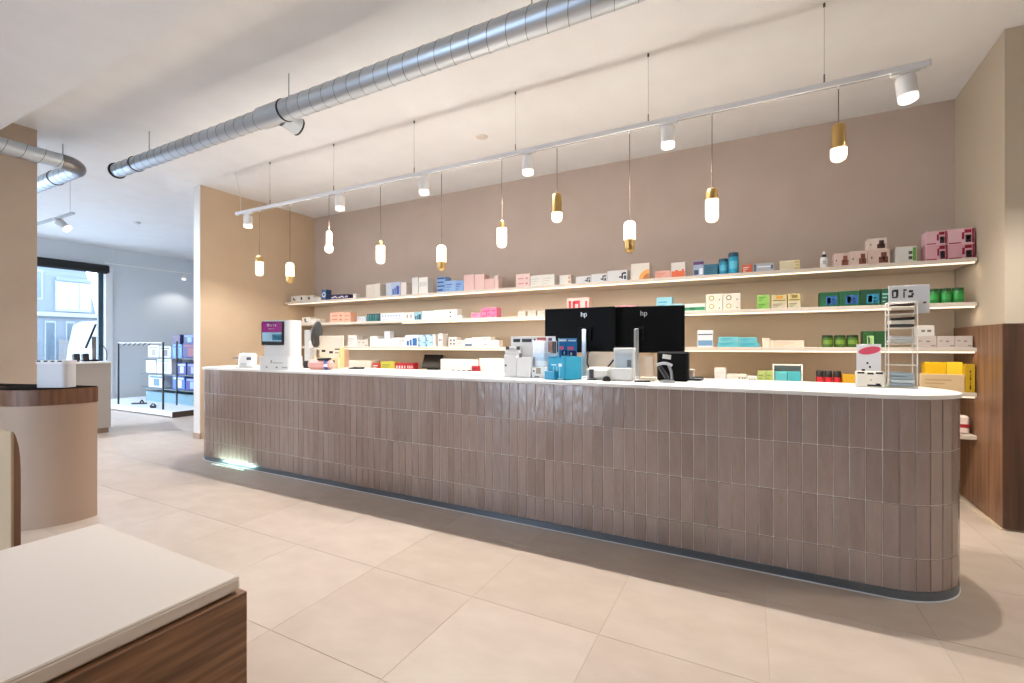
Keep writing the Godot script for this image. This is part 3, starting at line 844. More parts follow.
func track_and_lamps() -> void:
	var white := mat("e9e8e8", .4)
	var o := thing("track_rail", "long white light track hung on wires above the tiled counter", "light track", Vector3(0, 2.862, TZ))
	obj("rail", span(st(), Vector3(-5.58, -.018, -.018), Vector3(.915, .018, .018), .003), white, o)
	obj("conductor_slot", span(st(), Vector3(-5.55, -.0195, -.006), Vector3(.88, -.0175, .006)), mat("9a9a9a", .5), o)
	for x in [-5.58, .915]: obj("end_cap", rbox(st(), Vector3(x, 0, 0), Vector3(.02, .04, .04), .003), white, o)
	for x in [-4.95, -3.9, -2.82, -1.74, -.65, .42]:
		var w := obj("suspension_wire", rod(st(), Vector3(x, .018, 0), Vector3(x, H - 2.862, 0), .0014, 6), mat("a9a6a2", .4, .5), o)
		obj("wire_clamp", rod(st(), Vector3(x, .018, 0), Vector3(x, .075, 0), .004, 8), mat("6f6a66", .4, .6), w)
		obj("ceiling_anchor", rod(st(), Vector3(x, H - 2.862 - .022, 0), Vector3(x, H - 2.862, 0), .007, 8), mat("4a4644", .5), w)
	var fd := []
	for i in 9: fd.append(Vector3(-5.5 - .12 * (1 - cos(i / 8.0 * PI / 2)), .018 + (H - 2.88) * i / 8.0, .0))
	obj("feed_cable", tube(st(), fd, .004, 6), mat("e2dfda", .5), o)
	var labels := [
		[-5.362, "white track spot at the left end above the leftmost pendants"], [-3.807, "white track spot between the ball-tipped pendant and its left neighbour's gap"],
		[-2.703, "white track spot left of the pendant with the lowest brass end"], [-1.623, "white track spot near the middle, left of the long brass pendant"],
		[-.512, "white track spot right of the pendant above the orange-cornered carton"], [.812, "white track spot at the right end, right of all the pendants"]]
	labels[1][1] = "white track spot just right of the ball-tipped pendant"
	labels[2][1] = "white track spot just left of the pendant hanging above the blue carton"
	for q in labels:
		spotlight(Vector3(q[0], 2.844, TZ), Vector3(.1, -1, .06) if q[0] > .5 else Vector3.DOWN, 2.85, "fff9f3", q[1], "white spots on the long track")
	var rt := thing("track_rail", "white light track over the floor at the right, outside the picture", "light track", Vector3(2.75, 2.862, TZ))
	obj("rail", rbox(st(), Vector3.ZERO, Vector3(1.9, .036, .036), .003), white, rt)
	for x in [-.7, .7]: obj("suspension_wire", rod(st(), Vector3(x, .018, 0), Vector3(x, H - 2.862, 0), .0014, 6), mat("a9a6a2", .4, .5), rt)
	for q in [[2.2, "white spot on the right-hand track, nearer the long track"], [3.3, "white spot on the right-hand track, far end"]]:
		spotlight(Vector3(q[0], 2.844, TZ), Vector3.DOWN, 1.7, "fff9f3", q[1], "white spots on the right-hand track")
	var od := thing("ceiling_sensor", "small flat white sensor on the ceiling above the track", "sensor", Vector3(-2.42, H, -4.0))
	obj("body", lathe(st(), [Vector2(0, -.012), Vector2(.05, -.012), Vector2(.06, -.004), Vector2(.06, 0), Vector2(0, 0)]), mat("e6ddd4", .5), od)

	# pendants: x, top of the first piece, the joint, lower end, which piece comes first, label
	var brass := mat("c6a468", .3, .88)
	var P := [
		[-5.143, 2.305, 2.233, "b", "pendant with a short brass top, the leftmost of all"],
		[-4.598, 2.182, 2.024, "g", "glowing pendant with a short brass foot before the peach wall"],
		[-3.971, 2.466, 2.317, "n", "pendant with a narrow glowing neck and a ball tip"],
		[-3.244, 2.293, 2.233, "t", "pendant with a thin brass neck above the cream cartons"],
		[-2.502, 2.168, 2.012, "g", "glowing pendant with a brass foot above the blue striped carton"],
		[-1.871, 2.318, 2.246, "t", "pendant with a pale thin neck above the pink cartons"],
		[-1.365, 2.472, 2.311, "b", "long brass pendant with a small glowing tip near the middle"],
		[-.786, 2.174, 2.032, "g", "glowing pendant with a brass foot above the orange-cornered carton"],
		[-.222, 2.331, 2.248, "b", "pendant with a short brass top above the blue canisters"],
		[.493, 2.615, 2.458, "b", "long brass pendant with a small glowing tip, the rightmost"]]
	for p in P:
		var y1: float = p[1]
		var yj: float = p[2]
		var y0 := y1 - .238
		var t := thing("pendant_lamp", p[4], "pendant lamp", Vector3(p[0], 0, TZ), "pendants on the long track")
		obj("cord", rod(st(), Vector3(0, y1 - .004, 0), Vector3(0, 2.845, 0), .0028, 6), mat("6f5d4c", .6), t)
		obj("cord_plug", rod(st(), Vector3(0, 2.825, 0), Vector3(0, 2.845, 0), .008, 8), mat("e2e0de", .5), t)
		var R := .041
		var up := [Vector2(0, yj), Vector2(R, yj), Vector2(R, y1 - .03), Vector2(R * .86, y1 - .012), Vector2(R * .5, y1 - .002), Vector2(0, y1)]
		var lo := [Vector2(0, y0), Vector2(R * .5, y0 + .003), Vector2(R * .86, y0 + .014), Vector2(R, y0 + .036), Vector2(R, yj), Vector2(0, yj)]
		var gl := glow("fff0d6", 1.5)
		var lit := [y0, yj]
		match p[3]:
			"b":
				obj("brass_cap", lathe(st(), up.map(func(v): return Vector2(v.x * .93, v.y))), brass, t)
				obj("glass_shade", lathe(st(), lo.map(func(v): return Vector2(v.x * 1.05, v.y)), Vector3.ZERO, 24), gl, t)
			"g":
				obj("glass_shade", lathe(st(), up.map(func(v): return Vector2(v.x * 1.05, v.y)), Vector3.ZERO, 24), gl, t)
				obj("brass_foot", lathe(st(), lo.map(func(v): return Vector2(v.x * .9, v.y))), brass, t)
				lit = [yj, y1]
			"t":
				obj("brass_neck", lathe(st(), up.map(func(v): return Vector2(v.x * .5, v.y))), brass, t)
				obj("glass_shade", lathe(st(), lo.map(func(v): return Vector2(v.x * 1.05, v.y)), Vector3.ZERO, 24), gl, t)
			"n":
				obj("glass_neck", lathe(st(), up.map(func(v): return Vector2(v.x * .72, v.y))), gl, t)
				obj("glass_shade", lathe(st(), [Vector2(0, y0), Vector2(R * .6, y0 + .006), Vector2(R * 1.0, y0 + .025), Vector2(R * 1.1, y0 + .05), Vector2(R * .9, y0 + .08), Vector2(R * .6, yj), Vector2(0, yj)], Vector3.ZERO, 24), gl, t)
		var l := OmniLight3D.new()
		l.name = "bulb_light"
		l.light_color = Color("fff5e8")
		l.light_energy = .2
		l.light_size = .035
		l.omni_range = 12.0
		l.omni_attenuation = 2.0
		l.shadow_enabled = true
		t.add_child(l, true)
		l.position = Vector3(0, (lit[0] + lit[1]) / 2, 0)

# ---------------------------------------------------------------- what stands on the shelves
func jar(at: Vector3, r: float, h: float, hex: String, lidhex: String, label: String, group: String, mark := "", called := "jar", k := .8) -> void:
	var o := thing(called, label, called.replace("_", " "), at + Vector3(0, .0004, 0), group)
	obj("body", lathe(st(), [Vector2(0, 0), Vector2(r * .92, 0), Vector2(r, r * .1), Vector2(r, h * (k - .04)), Vector2(r * .9, h * k), Vector2(0, h * k)], Vector3.ZERO, 24), mat(hex, .35), o)
	obj("lid", lathe(st(), [Vector2(0, h * k), Vector2(r * .95, h * k), Vector2(r * .95, h * .97), Vector2(r * .85, h), Vector2(0, h)], Vector3.ZERO, 24), mat(lidhex, .4), o)
	if mark:
		var s := st()
		for i in 10:
			var a := PI / 2 - .9 + 1.8 * i / 10
			var b := PI / 2 - .9 + 1.8 * (i + 1) / 10
			var na := Vector3(cos(a), 0, sin(a))
			var nb := Vector3(cos(b), 0, sin(b))
			quadn(s, [na * (r + .0008) + Vector3.UP * h * .25, nb * (r + .0008) + Vector3.UP * h * .25, nb * (r + .0008) + Vector3.UP * h * .6, na * (r + .0008) + Vector3.UP * h * .6], [na, nb, nb, na])
		obj("label_band", s, mat(mark, .5), o)

func packs() -> void:
	var table := [
		[-6.389, -6.228, 1.920, 0.097, 0.12, -4.770, "e9e3d8", "tick", "2a2a2c", "low white carton with a slanted black tick at the left end of the top shelf", G1],
		[-6.226, -6.067, 1.920, 0.097, 0.12, -4.770, "ece7dd", "dot", "1d1d20", "white carton with one black dot beside the slanted tick carton, top shelf", G1],
		[-6.065, -5.888, 1.920, 0.088, 0.12, -4.770, "e6dfd3", "dot", "1d1d20", "cream carton with one black dot left of the round-badge box, top shelf", G1],
		[-5.874, -5.712, 1.920, 0.049, 0.10, -4.770, "efeae2", "lines", "8a8a90", "low white carton with faint grey text beside the round-badge box, top shelf", G1],
		[-5.699, -5.602, 1.920, 0.160, 0.10, -4.770, "3f5f8e", "disc", "dfe8f2", "small dark blue box with a pale round badge, top shelf near the left wall", G1],
		[-5.497, -5.353, 1.920, 0.075, 0.10, -4.770, "3a1f4d", "wave", "e6dcec", "dark purple carton with white swirl next to the round-badge box, top shelf", G1],
		[-5.351, -5.220, 1.920, 0.071, 0.10, -4.770, "35204f", "wave", "f0e8f2", "dark purple carton, middle one of the three on the top shelf", G1],
		[-5.218, -5.143, 1.920, 0.069, 0.10, -4.770, "2f1d49", "wave", "e6dcec", "dark purple carton, right one of the three on the top shelf", G1],
		[-5.048, -4.991, 1.920, 0.065, 0.08, -4.770, "f0ece6", "", "", "tiny plain white carton right of the dark purple cartons, top shelf", G1],
		[-4.796, -4.628, 1.920, 0.179, 0.12, -4.770, "e9dfd0", "", "", "tall cream carton, left of the pair before a dark gap, top shelf", G1],
		[-4.626, -4.532, 1.920, 0.183, 0.12, -4.770, "ece4d8", "", "", "tall cream carton, right of the pair before a dark gap, top shelf", G1],
		[-4.424, -4.328, 1.920, 0.180, 0.12, -4.770, "cfd8e6", "", "", "narrow pale blue carton beside the blue figure carton, top shelf", G1],
		[-4.326, -4.178, 1.920, 0.185, 0.12, -4.770, "b9c9e2", "figure", "27479c", "pale blue carton with dark blue figures along its foot, top shelf", G1],
		[-4.167, -4.070, 1.920, 0.170, 0.12, -4.770, "e7ddd8", "", "", "pinkish white carton right of the blue figure carton, top shelf", G1],
		[-3.970, -3.863, 1.920, 0.115, 0.10, -4.770, "e8e4de", "", "", "small white carton, lower of the stack of two on the top shelf", G1],
		[-3.970, -3.863, 2.035, 0.109, 0.10, -4.770, "e4e2de", "", "", "small white carton, upper of the stack of two on the top shelf", G1],
		[-3.856, -3.709, 1.920, 0.215, 0.12, -4.770, "efeae2", "bars", "777a82", "wide white carton with four grey strokes right of the small stack, top shelf", G1],
		[-3.561, -3.429, 1.920, 0.201, 0.12, -4.770, "7ba3d8", "stripes", "1c2f63", "blue carton with dark stripes left of the pale blue pair, top shelf", G1],
		[-3.427, -3.283, 1.920, 0.144, 0.12, -4.770, "8fb2e0", "lines", "4068b0", "light blue carton next to the dark striped carton, top shelf", G1],
		[-3.281, -3.153, 1.920, 0.140, 0.12, -4.770, "86abdd", "lines", "3e63aa", "light blue carton left of the tall pink pair, top shelf", G1],
		[-3.146, -2.997, 1.920, 0.201, 0.12, -4.770, "ecc3bb", "", "", "tall pink carton, left of the tall pair on the top shelf", G1],
		[-2.992, -2.854, 1.920, 0.195, 0.12, -4.770, "ecc6be", "", "", "tall pink carton, right of the tall pair on the top shelf", G1],
		[-2.849, -2.718, 1.920, 0.133, 0.12, -4.770, "e9c0b8", "", "", "shorter pink carton right of the tall pink pair, top shelf", G1],
		[-2.712, -2.656, 1.920, 0.096, 0.10, -4.770, "efcfc6", "", "", "small pink carton, lower of a stack of two on the top shelf", G1],
		[-2.712, -2.656, 2.016, 0.069, 0.10, -4.770, "f0d6cc", "edge", "6b3a38", "small pink carton, upper of a stack of two on the top shelf", G1],
		[-2.420, -2.240, 1.920, 0.156, 0.12, -4.770, "f0cfc9", "rows", "c58a8a", "pale pink carton with two rows of faint print, middle of the top shelf", G1],
		[-2.235, -2.077, 1.920, 0.130, 0.12, -4.770, "ede8e0", "lines", "c9c3ba", "white carton right of the two-row pink carton, top shelf", G1],
		[-2.073, -1.935, 1.920, 0.129, 0.12, -4.770, "efeae2", "lines", "c9c3ba", "wide white carton before a thin dark gap, top shelf", G1],
		[-1.874, -1.737, 1.920, 0.106, 0.12, -4.770, "ece7e0", "rightband", "d9a079", "white carton with a light orange right end, top shelf", G1],
		[-1.681, -1.513, 1.920, 0.079, 0.12, -4.770, "e2e0e0", "swirl", "2b2c3a", "low white carton with black swirl, left of the staggered three, top shelf", G1],
		[-1.507, -1.337, 1.920, 0.093, 0.12, -4.770, "e4e3e4", "swirl", "2b2c3a", "white carton with black swirl, middle of the staggered three, top shelf", G1],
		[-1.331, -1.121, 1.920, 0.115, 0.12, -4.770, "e4e3e4", "swirl", "2b2c3a", "white carton with black swirl, tallest of the staggered three, top shelf", G1],
		[-1.081, -0.894, 1.920, 0.169, 0.12, -4.770, "efe6d9", "corner", "e2a050", "white carton with an orange quarter-circle corner, top shelf", G1],
		[-0.840, -0.689, 1.920, 0.078, 0.12, -4.770, "edb3a2", "lines", "d9775c", "low salmon carton left of the orange-footed carton, top shelf", G1],
		[-0.685, -0.551, 1.920, 0.149, 0.12, -4.770, "ece3da", "foot", "d9643a", "white carton with an orange lower half, top shelf", G1],
		[-0.480, -0.383, 1.920, 0.149, 0.10, -4.770, "9fb4d0", "topfoot", "5a2a5e", "pale blue carton with a purple top, left of the teal packs, top shelf", G1],
		[-0.378, -0.259, 1.920, 0.106, 0.12, -4.770, "1f6f8c", "lines", "164f66", "low dark teal carton beside the purple-topped carton, top shelf", G1],
		[-0.053, 0.032, 1.920, 0.076, 0.10, -4.770, "cf5a3a", "lines", "f4e2d8", "small orange-red carton right of the blue canisters, top shelf", G1],
		[0.042, 0.205, 1.920, 0.078, 0.10, -4.770, "b9bdc6", "frame", "4f5f7c", "low grey carton with dark slanted ends, top shelf", G1],
		[0.254, 0.405, 1.920, 0.087, 0.10, -4.770, "ece0bd", "rightmarks", "d8b940", "cream carton with yellow marks at its right end, top shelf", G1],
		[0.653, 0.766, 1.920, 0.116, 0.10, -4.770, "e9cfc2", "photo", "8a5142", "peach carton with small photo, left of the row of three, top shelf", G1],
		[0.769, 0.889, 1.920, 0.124, 0.10, -4.770, "e9cfc2", "photo", "7a4538", "peach carton with small photo, middle of the row of three, top shelf", G1],
		[0.892, 1.034, 1.920, 0.124, 0.10, -4.770, "e6cabd", "photo", "6b3b30", "peach carton with small photo, right of the row of three, top shelf", G1],
		[0.888, 1.015, 2.044, 0.094, 0.10, -4.770, "ecdad0", "photo", "4a2f2c", "peach carton lying on top of the row of three, top shelf", G1],
		[1.072, 1.206, 1.920, 0.132, 0.12, -4.770, "e6e4dc", "greenend", "5e9a3e", "white carton with green and grey right end, top shelf", G1],
		[1.264, 1.394, 1.920, 0.126, 0.12, -4.770, "e0aab6", "girl", "8c1430", "pink carton with dark red print, lower left of the block of four, top shelf", G1],
		[1.398, 1.554, 1.920, 0.117, 0.12, -4.770, "e0aab6", "girl", "8c1430", "pink carton with dark red print, lower right of the block of four, top shelf", G1],
		[1.262, 1.391, 2.046, 0.109, 0.12, -4.770, "e6bcc6", "girl", "8c1430", "pink carton with dark red print, upper left of the block of four, top shelf", G1],
		[1.396, 1.551, 2.037, 0.121, 0.12, -4.770, "e6bcc6", "girl", "8c1430", "pink carton with dark red print, upper right of the block of four, top shelf", G1],
		[-6.133, -5.954, 1.580, 0.096, 0.12, -4.770, "ece7dd", "face", "2a2a2c", "white carton with small black print behind the kiosk, second shelf", G2],
		[-5.941, -5.746, 1.580, 0.063, 0.12, -4.770, "efeae2", "rightdots", "55555a", "low white carton left of the peach pair, second shelf", G2],
		[-5.518, -5.230, 1.580, 0.151, 0.12, -4.770, "eeb59d", "rows", "a85a48", "peach carton, left of the pair on the second shelf", G2],
		[-5.222, -5.101, 1.580, 0.142, 0.12, -4.770, "eeb59d", "rows", "a85a48", "peach carton, right of the pair on the second shelf", G2],
		[-4.970, -4.798, 1.580, 0.075, 0.10, -4.770, "c9cad0", "bars", "8f98a6", "low grey striped carton between peach pair and teal bottles, second shelf", G2],
		[-4.524, -4.108, 1.580, 0.109, 0.12, -4.770, "dfe6ec", "barcode", "7d93ad", "wide white carton with a row of blue-grey strokes, second shelf", G2],
		[-4.101, -3.938, 1.580, 0.104, 0.12, -4.770, "ebe8e4", "twobars", "6b5552", "white carton with two dark upright strokes, second shelf", G2],
		[-3.931, -3.813, 1.580, 0.103, 0.10, -4.770, "8fc3d2", "figure", "1d4a5e", "teal carton with dark upright shapes, second shelf", G2],
		[-3.806, -3.610, 1.580, 0.113, 0.12, -4.770, "d5e0e9", "lines", "b4c6d4", "pale blue carton left of the big white carton, second shelf", G2],
		[-3.604, -3.253, 1.580, 0.121, 0.12, -4.770, "eceae6", "colon", "4d4d52", "big white carton with two small dark marks, second shelf", G2],
		[-3.247, -3.181, 1.580, 0.045, 0.10, -4.770, "eee9e4", "", "", "low white carton right of the big white carton, second shelf", G2],
		[-3.043, -2.901, 1.580, 0.066, 0.10, -4.770, "e58fae", "lines", "c9426f", "low pink carton left of the bright pink pair, second shelf", G2],
		[-2.896, -2.760, 1.580, 0.122, 0.12, -4.770, "e87aa0", "cross", "b82a5c", "bright pink carton, left of the pair on the second shelf", G2],
		[-2.755, -2.683, 1.580, 0.122, 0.12, -4.770, "e87aa0", "cross", "b82a5c", "bright pink carton, right of the pair on the second shelf", G2],
		[-2.393, -2.298, 1.580, 0.069, 0.10, -4.770, "d9d0c0", "sheets", "a39a8a", "small stack-printed cream carton, left of three beside the left monitor", G2],
		[-2.270, -2.164, 1.580, 0.068, 0.10, -4.770, "d9d0c0", "sheets", "a39a8a", "small stack-printed cream carton, middle of three beside the left monitor", G2],
		[-2.144, -2.052, 1.580, 0.066, 0.10, -4.770, "d9d0c0", "sheets", "a39a8a", "small stack-printed cream carton, right of three beside the left monitor", G2],
		[-1.786, -1.535, 1.580, 0.185, 0.12, -4.770, "ecc0b8", "redtext", "c8283a", "pale carton with bold red lettering above the left monitor, second shelf", G2],
		[-1.238, -1.022, 1.580, 0.084, 0.10, -4.770, "d99aa0", "redtext", "b03a50", "low rose carton with dark lettering above the right monitor, second shelf", G2],
		[-0.825, -0.678, 1.580, 0.149, 0.12, -4.770, "8fcbd9", "lines", "4f9fb4", "light teal carton above the right monitor, second shelf", G2],
		[-0.674, -0.574, 1.580, 0.082, 0.10, -4.770, "a9d3dc", "lines", "5fa8ba", "low pale teal carton beside the light teal one, second shelf", G2],
		[-0.563, -0.370, 1.580, 0.074, 0.12, -4.770, "dfe9df", "greenfoot", "2f8a5c", "low white carton with a green lower half, second shelf", G2],
		[-0.363, -0.218, 1.580, 0.080, 0.12, -4.770, "ece6d6", "ring", "a99a3f", "white carton with olive ring, lower left of the block of four, second shelf", G2],
		[-0.214, -0.067, 1.580, 0.077, 0.12, -4.770, "ece6d6", "ring", "a99a3f", "white carton with olive ring, lower right of the block of four, second shelf", G2],
		[-0.363, -0.218, 1.660, 0.079, 0.12, -4.770, "eee8d8", "ring", "a99a3f", "white carton with olive ring, upper left of the block of four, second shelf", G2],
		[-0.214, -0.067, 1.657, 0.079, 0.12, -4.770, "eee8d8", "ring", "6d6a3f", "white carton with olive ring, upper right of the block of four, second shelf", G2],
		[0.071, 0.169, 1.580, 0.061, 0.10, -4.770, "8fc65a", "lines", "3f7d2c", "lime green carton, lower of a stack of two on the second shelf", G2],
		[0.071, 0.169, 1.641, 0.067, 0.10, -4.770, "96cc60", "lines", "3f7d2c", "lime green carton, upper of a stack of two on the second shelf", G2],
		[0.187, 0.306, 1.580, 0.059, 0.10, -4.770, "d9ccb0", "lines", "6e6650", "beige carton under the yellow-printed carton, second shelf", G2],
		[0.187, 0.306, 1.639, 0.063, 0.10, -4.770, "e0cf9a", "patch", "c98f2c", "beige carton with an orange patch on its stack, second shelf", G2],
		[0.316, 0.412, 1.580, 0.058, 0.10, -4.770, "d8cfae", "lines", "5d573f", "beige carton under the two-window carton, second shelf", G2],
		[0.316, 0.412, 1.638, 0.069, 0.10, -4.770, "dcc98a", "patch", "8a7a3c", "olive beige carton on top of the right beige stack, second shelf", G2],
		[0.555, 0.689, 1.580, 0.127, 0.12, -4.770, "166038", "badge", "2a5f9e", "green carton with blue badge, first of four left of the white header card", G2],
		[0.693, 0.835, 1.580, 0.130, 0.12, -4.770, "166038", "badge", "2a5f9e", "green carton with blue badge, second of four left of the white header card", G2],
		[0.839, 0.975, 1.580, 0.135, 0.12, -4.770, "124a2a", "badge", "2a7fa0", "dark green carton with teal badge, third of four left of the white header card", G2],
		[0.979, 1.047, 1.580, 0.136, 0.12, -4.770, "14523c", "lines", "7fb8b0", "narrow dark green carton next to the white header card, second shelf", G2],
		[-5.148, -4.972, 1.230, 0.161, 0.12, -4.770, "e4e0da", "lines", "bdb8b0", "white upright carton right of the cream display box, third shelf", G3],
		[-4.966, -4.760, 1.230, 0.098, 0.10, -4.770, "dcd4c8", "pairmarks", "4d4238", "low cream carton with dark marks, third shelf", G3],
		[-4.720, -4.572, 1.230, 0.146, 0.12, -4.770, "eae6e0", "", "", "plain white upright carton left of the three stacked ones, third shelf", G3],
		[-4.567, -4.328, 1.230, 0.110, 0.12, -4.770, "dfe2e6", "lines", "c2c8d0", "pale grey carton under the small white cube, third shelf", G3],
		[-4.460, -4.354, 1.340, 0.099, 0.08, -4.770, "e2e6ea", "", "", "small white cube-shaped carton standing on a pale grey carton, third shelf", G3],
		[-4.322, -4.091, 1.230, 0.121, 0.12, -4.770, "e6e4e2", "rightdots", "8a8078", "white carton with faint dots left of the blue silhouette carton, third shelf", G3],
		[-4.086, -3.871, 1.230, 0.153, 0.12, -4.770, "e3e8ec", "figure", "2a5f9e", "white carton with blue silhouettes along its foot, third shelf", G3],
		[-3.866, -3.748, 1.230, 0.063, 0.10, -4.770, "a8cfec", "lefttri", "1f4f86", "light blue carton, lower left of the block of four, third shelf", G3],
		[-3.742, -3.634, 1.230, 0.063, 0.10, -4.770, "a8cfec", "lefttri", "1f4f86", "light blue carton, lower right of the block of four, third shelf", G3],
		[-3.866, -3.748, 1.293, 0.088, 0.10, -4.770, "b4d6ee", "lefttri", "1f4f86", "light blue carton, upper left of the block of four, third shelf", G3],
		[-3.742, -3.634, 1.293, 0.092, 0.10, -4.770, "b4d6ee", "lefttri", "1f4f86", "light blue carton, upper right of the block of four, third shelf", G3],
		[-3.629, -3.590, 1.230, 0.157, 0.12, -4.770, "ece8e2", "", "", "narrow white carton right of the light blue block, third shelf", G3],
		[-3.540, -3.476, 1.230, 0.166, 0.12, -4.770, "ebe7e2", "midmarks", "2d2d33", "white carton with two black marks across its middle, third shelf", G3],
		[-3.381, -3.261, 1.230, 0.121, 0.12, -4.770, "d8d2cc", "fourdots", "4f4a48", "grey white carton with four dark squares, third shelf", G3],
		[-3.256, -3.136, 1.230, 0.079, 0.10, -4.770, "e3cdc8", "lines", "b89a98", "low pinkish carton right of the four-square carton, third shelf", G3],
		[-3.131, -3.031, 1.230, 0.104, 0.12, -4.770, "e6e4e0", "bluefoot", "5b6f88", "white carton with a grey-blue foot, third shelf", G3],
		[-3.026, -2.915, 1.230, 0.115, 0.12, -4.770, "ece6de", "lines", "cfc8be", "white carton left of the print-topped carton, third shelf", G3],
		[-2.910, -2.767, 1.230, 0.117, 0.12, -4.770, "eae4dc", "toplines", "8c8a86", "white carton with faint grey print near its top, third shelf", G3],
		[-2.762, -2.650, 1.230, 0.080, 0.10, -4.770, "ead8d0", "", "", "low pinkish white carton right of the print-topped carton, third shelf", G3],
		[-0.439, -0.301, 1.230, 0.162, 0.10, -4.770, "dfe5ea", "bandmid", "6a8fb0", "white and blue carton right of the right monitor, third shelf", G3],
		[-0.262, -0.080, 1.230, 0.048, 0.12, -4.770, "63bcc9", "lines", "2f8f9e", "long flat teal carton, lower left of the teal stack, third shelf", G3],
		[-0.075, 0.089, 1.230, 0.043, 0.12, -4.770, "58b2c2", "lines", "2f8f9e", "flat teal carton, lower right of the teal stack, third shelf", G3],
		[-0.253, -0.080, 1.278, 0.049, 0.12, -4.770, "7ac8d2", "lines", "3a98a8", "flat teal carton, upper left of the teal stack, third shelf", G3],
		[-0.075, 0.069, 1.273, 0.048, 0.12, -4.770, "6cc0cd", "lines", "3a98a8", "flat teal carton, upper right of the teal stack, third shelf", G3],
		[0.115, 0.173, 1.230, 0.082, 0.10, -4.770, "ecdcc6", "", "", "small cream carton right of the teal stack, third shelf", G3],
		[0.177, 0.439, 1.230, 0.060, 0.10, -4.770, "ead9c2", "lines", "cdb594", "long low cream carton right of the teal stack, third shelf", G3],
		[0.861, 0.936, 1.230, 0.135, 0.12, -4.770, "215a26", "badge", "a8d08a", "dark green carton with pale badge, left of the pair beside the leaflet rack, third shelf", G3],
		[0.940, 1.021, 1.230, 0.134, 0.12, -4.770, "1f5424", "lines", "1d4d22", "plain dark green carton, right of the pair beside the leaflet rack, third shelf", G3],
		[1.214, 1.316, 1.319, 0.087, 0.10, -4.770, "dcd8d0", "midmarks", "6f6a66", "small white carton on top of the grey row, third shelf", G3],
		[1.202, 1.328, 1.230, 0.089, 0.12, -4.770, "c9bdb4", "pairmarks", "6a5f5a", "grey-beige carton, left of the row of three by the wood wall, third shelf", G3],
		[1.332, 1.436, 1.230, 0.089, 0.12, -4.770, "c9bdb4", "pairmarks", "6a5f5a", "grey-beige carton, middle of the row of three by the wood wall, third shelf", G3],
		[1.439, 1.540, 1.230, 0.090, 0.12, -4.770, "cabfb6", "pairmarks", "6a5f5a", "grey-beige carton, right of the row of three by the wood wall, third shelf", G3],
		[-5.310, -4.703, 0.885, 0.143, 0.20, -4.770, "e6dccb", "", "", "low cream carton behind the cream display box, shelf behind the counter", G4],
		[-4.673, -4.536, 0.885, 0.114, 0.10, -4.770, "c23b34", "lines", "f0dcd2", "small red carton with pale print, left of the yellow-green one, low shelf", G4],
		[-4.524, -4.274, 0.885, 0.136, 0.10, -4.770, "c9c24a", "lines", "8f8a2c", "yellow-green carton between red cartons, low shelf", G4],
		[-4.263, -4.065, 0.885, 0.122, 0.10, -4.770, "b3202a", "dash", "f2d6d2", "red carton with white dashes, left of two in the middle of the low shelf", G4],
		[-4.058, -3.944, 0.885, 0.126, 0.10, -4.770, "a81c26", "dash", "f2d6d2", "red carton with white dashes, right of two in the middle of the low shelf", G4],
		[-3.505, -2.937, 0.885, 0.186, 0.15, -4.770, "e4e0d8", "footmarks", "2f2f30", "long white carton with black marks along its foot, low shelf", G4],
		[-3.007, -2.906, 0.885, 0.109, 0.04, -4.725, "b5202c", "lines", "701018", "small dark red carton in front of the long white one, low shelf", G4],
		[-2.923, -2.555, 0.885, 0.202, 0.15, -4.770, "efe7da", "", "", "plain ivory carton left of the white leaflet dispenser, low shelf", G4],
		[-0.288, -0.190, 0.885, 0.146, 0.10, -4.770, "e9e6e0", "lines", "cfccc6", "small white cube-shaped carton, low shelf right of the monitors", G4],
		[-0.186, -0.013, 0.885, 0.090, 0.10, -4.770, "eae4d8", "rightdots", "77726a", "long low white carton with a dark end mark, low shelf", G4],
		[-0.007, 0.069, 0.885, 0.075, 0.10, -4.770, "efebe4", "dotrow", "4f4c48", "tiny white carton with three dark dots, low shelf", G4],
		[0.075, 0.140, 0.885, 0.126, 0.10, -4.770, "b9c77a", "lines", "7f9a3f", "green and white carton, left of the pair beside the teal window box, low shelf", G4],
		[0.143, 0.197, 0.885, 0.128, 0.10, -4.770, "b3c474", "lines", "7f9a3f", "green and white carton, right of the pair beside the teal window box, low shelf", G4],
		[0.716, 0.807, 0.885, 0.114, 0.10, -4.770, "e0ac28", "", "", "small amber yellow carton beside the red jars, low shelf", G4],
		[1.221, 1.480, 0.885, 0.135, 0.04, -4.725, "ecd0a0", "lines", "c9a878", "long peach carton in front of the yellow cartons, low shelf", G4],
		[1.264, 1.385, 0.885, 0.227, 0.12, -4.770, "e8b90c", "", "", "bright yellow carton, left one behind the peach carton, low shelf", G4],
		[1.389, 1.482, 0.885, 0.229, 0.12, -4.770, "f0cd2e", "", "", "bright yellow carton, right one behind the peach carton, low shelf", G4],
		[1.483, 1.539, 0.885, 0.216, 0.13, -4.725, "d0a81c", "script", "3c3210", "tall mustard carton with black upright script by the wood wall, low shelf", G4],
	]
	for r in table: carton(r)
	var z := -4.77
	var ord := ["first", "second", "third", "fourth", "last"]
	for i in 5:
		jar(Vector3(-4.775 + i * .052, 1.58, z - .03), .024, .11, "2f6f73" if i < 4 else "1f4a52", "24545a", "%s of five slim teal bottles in a row on the second shelf" % ord[i], "slim teal bottles", "", "bottle")
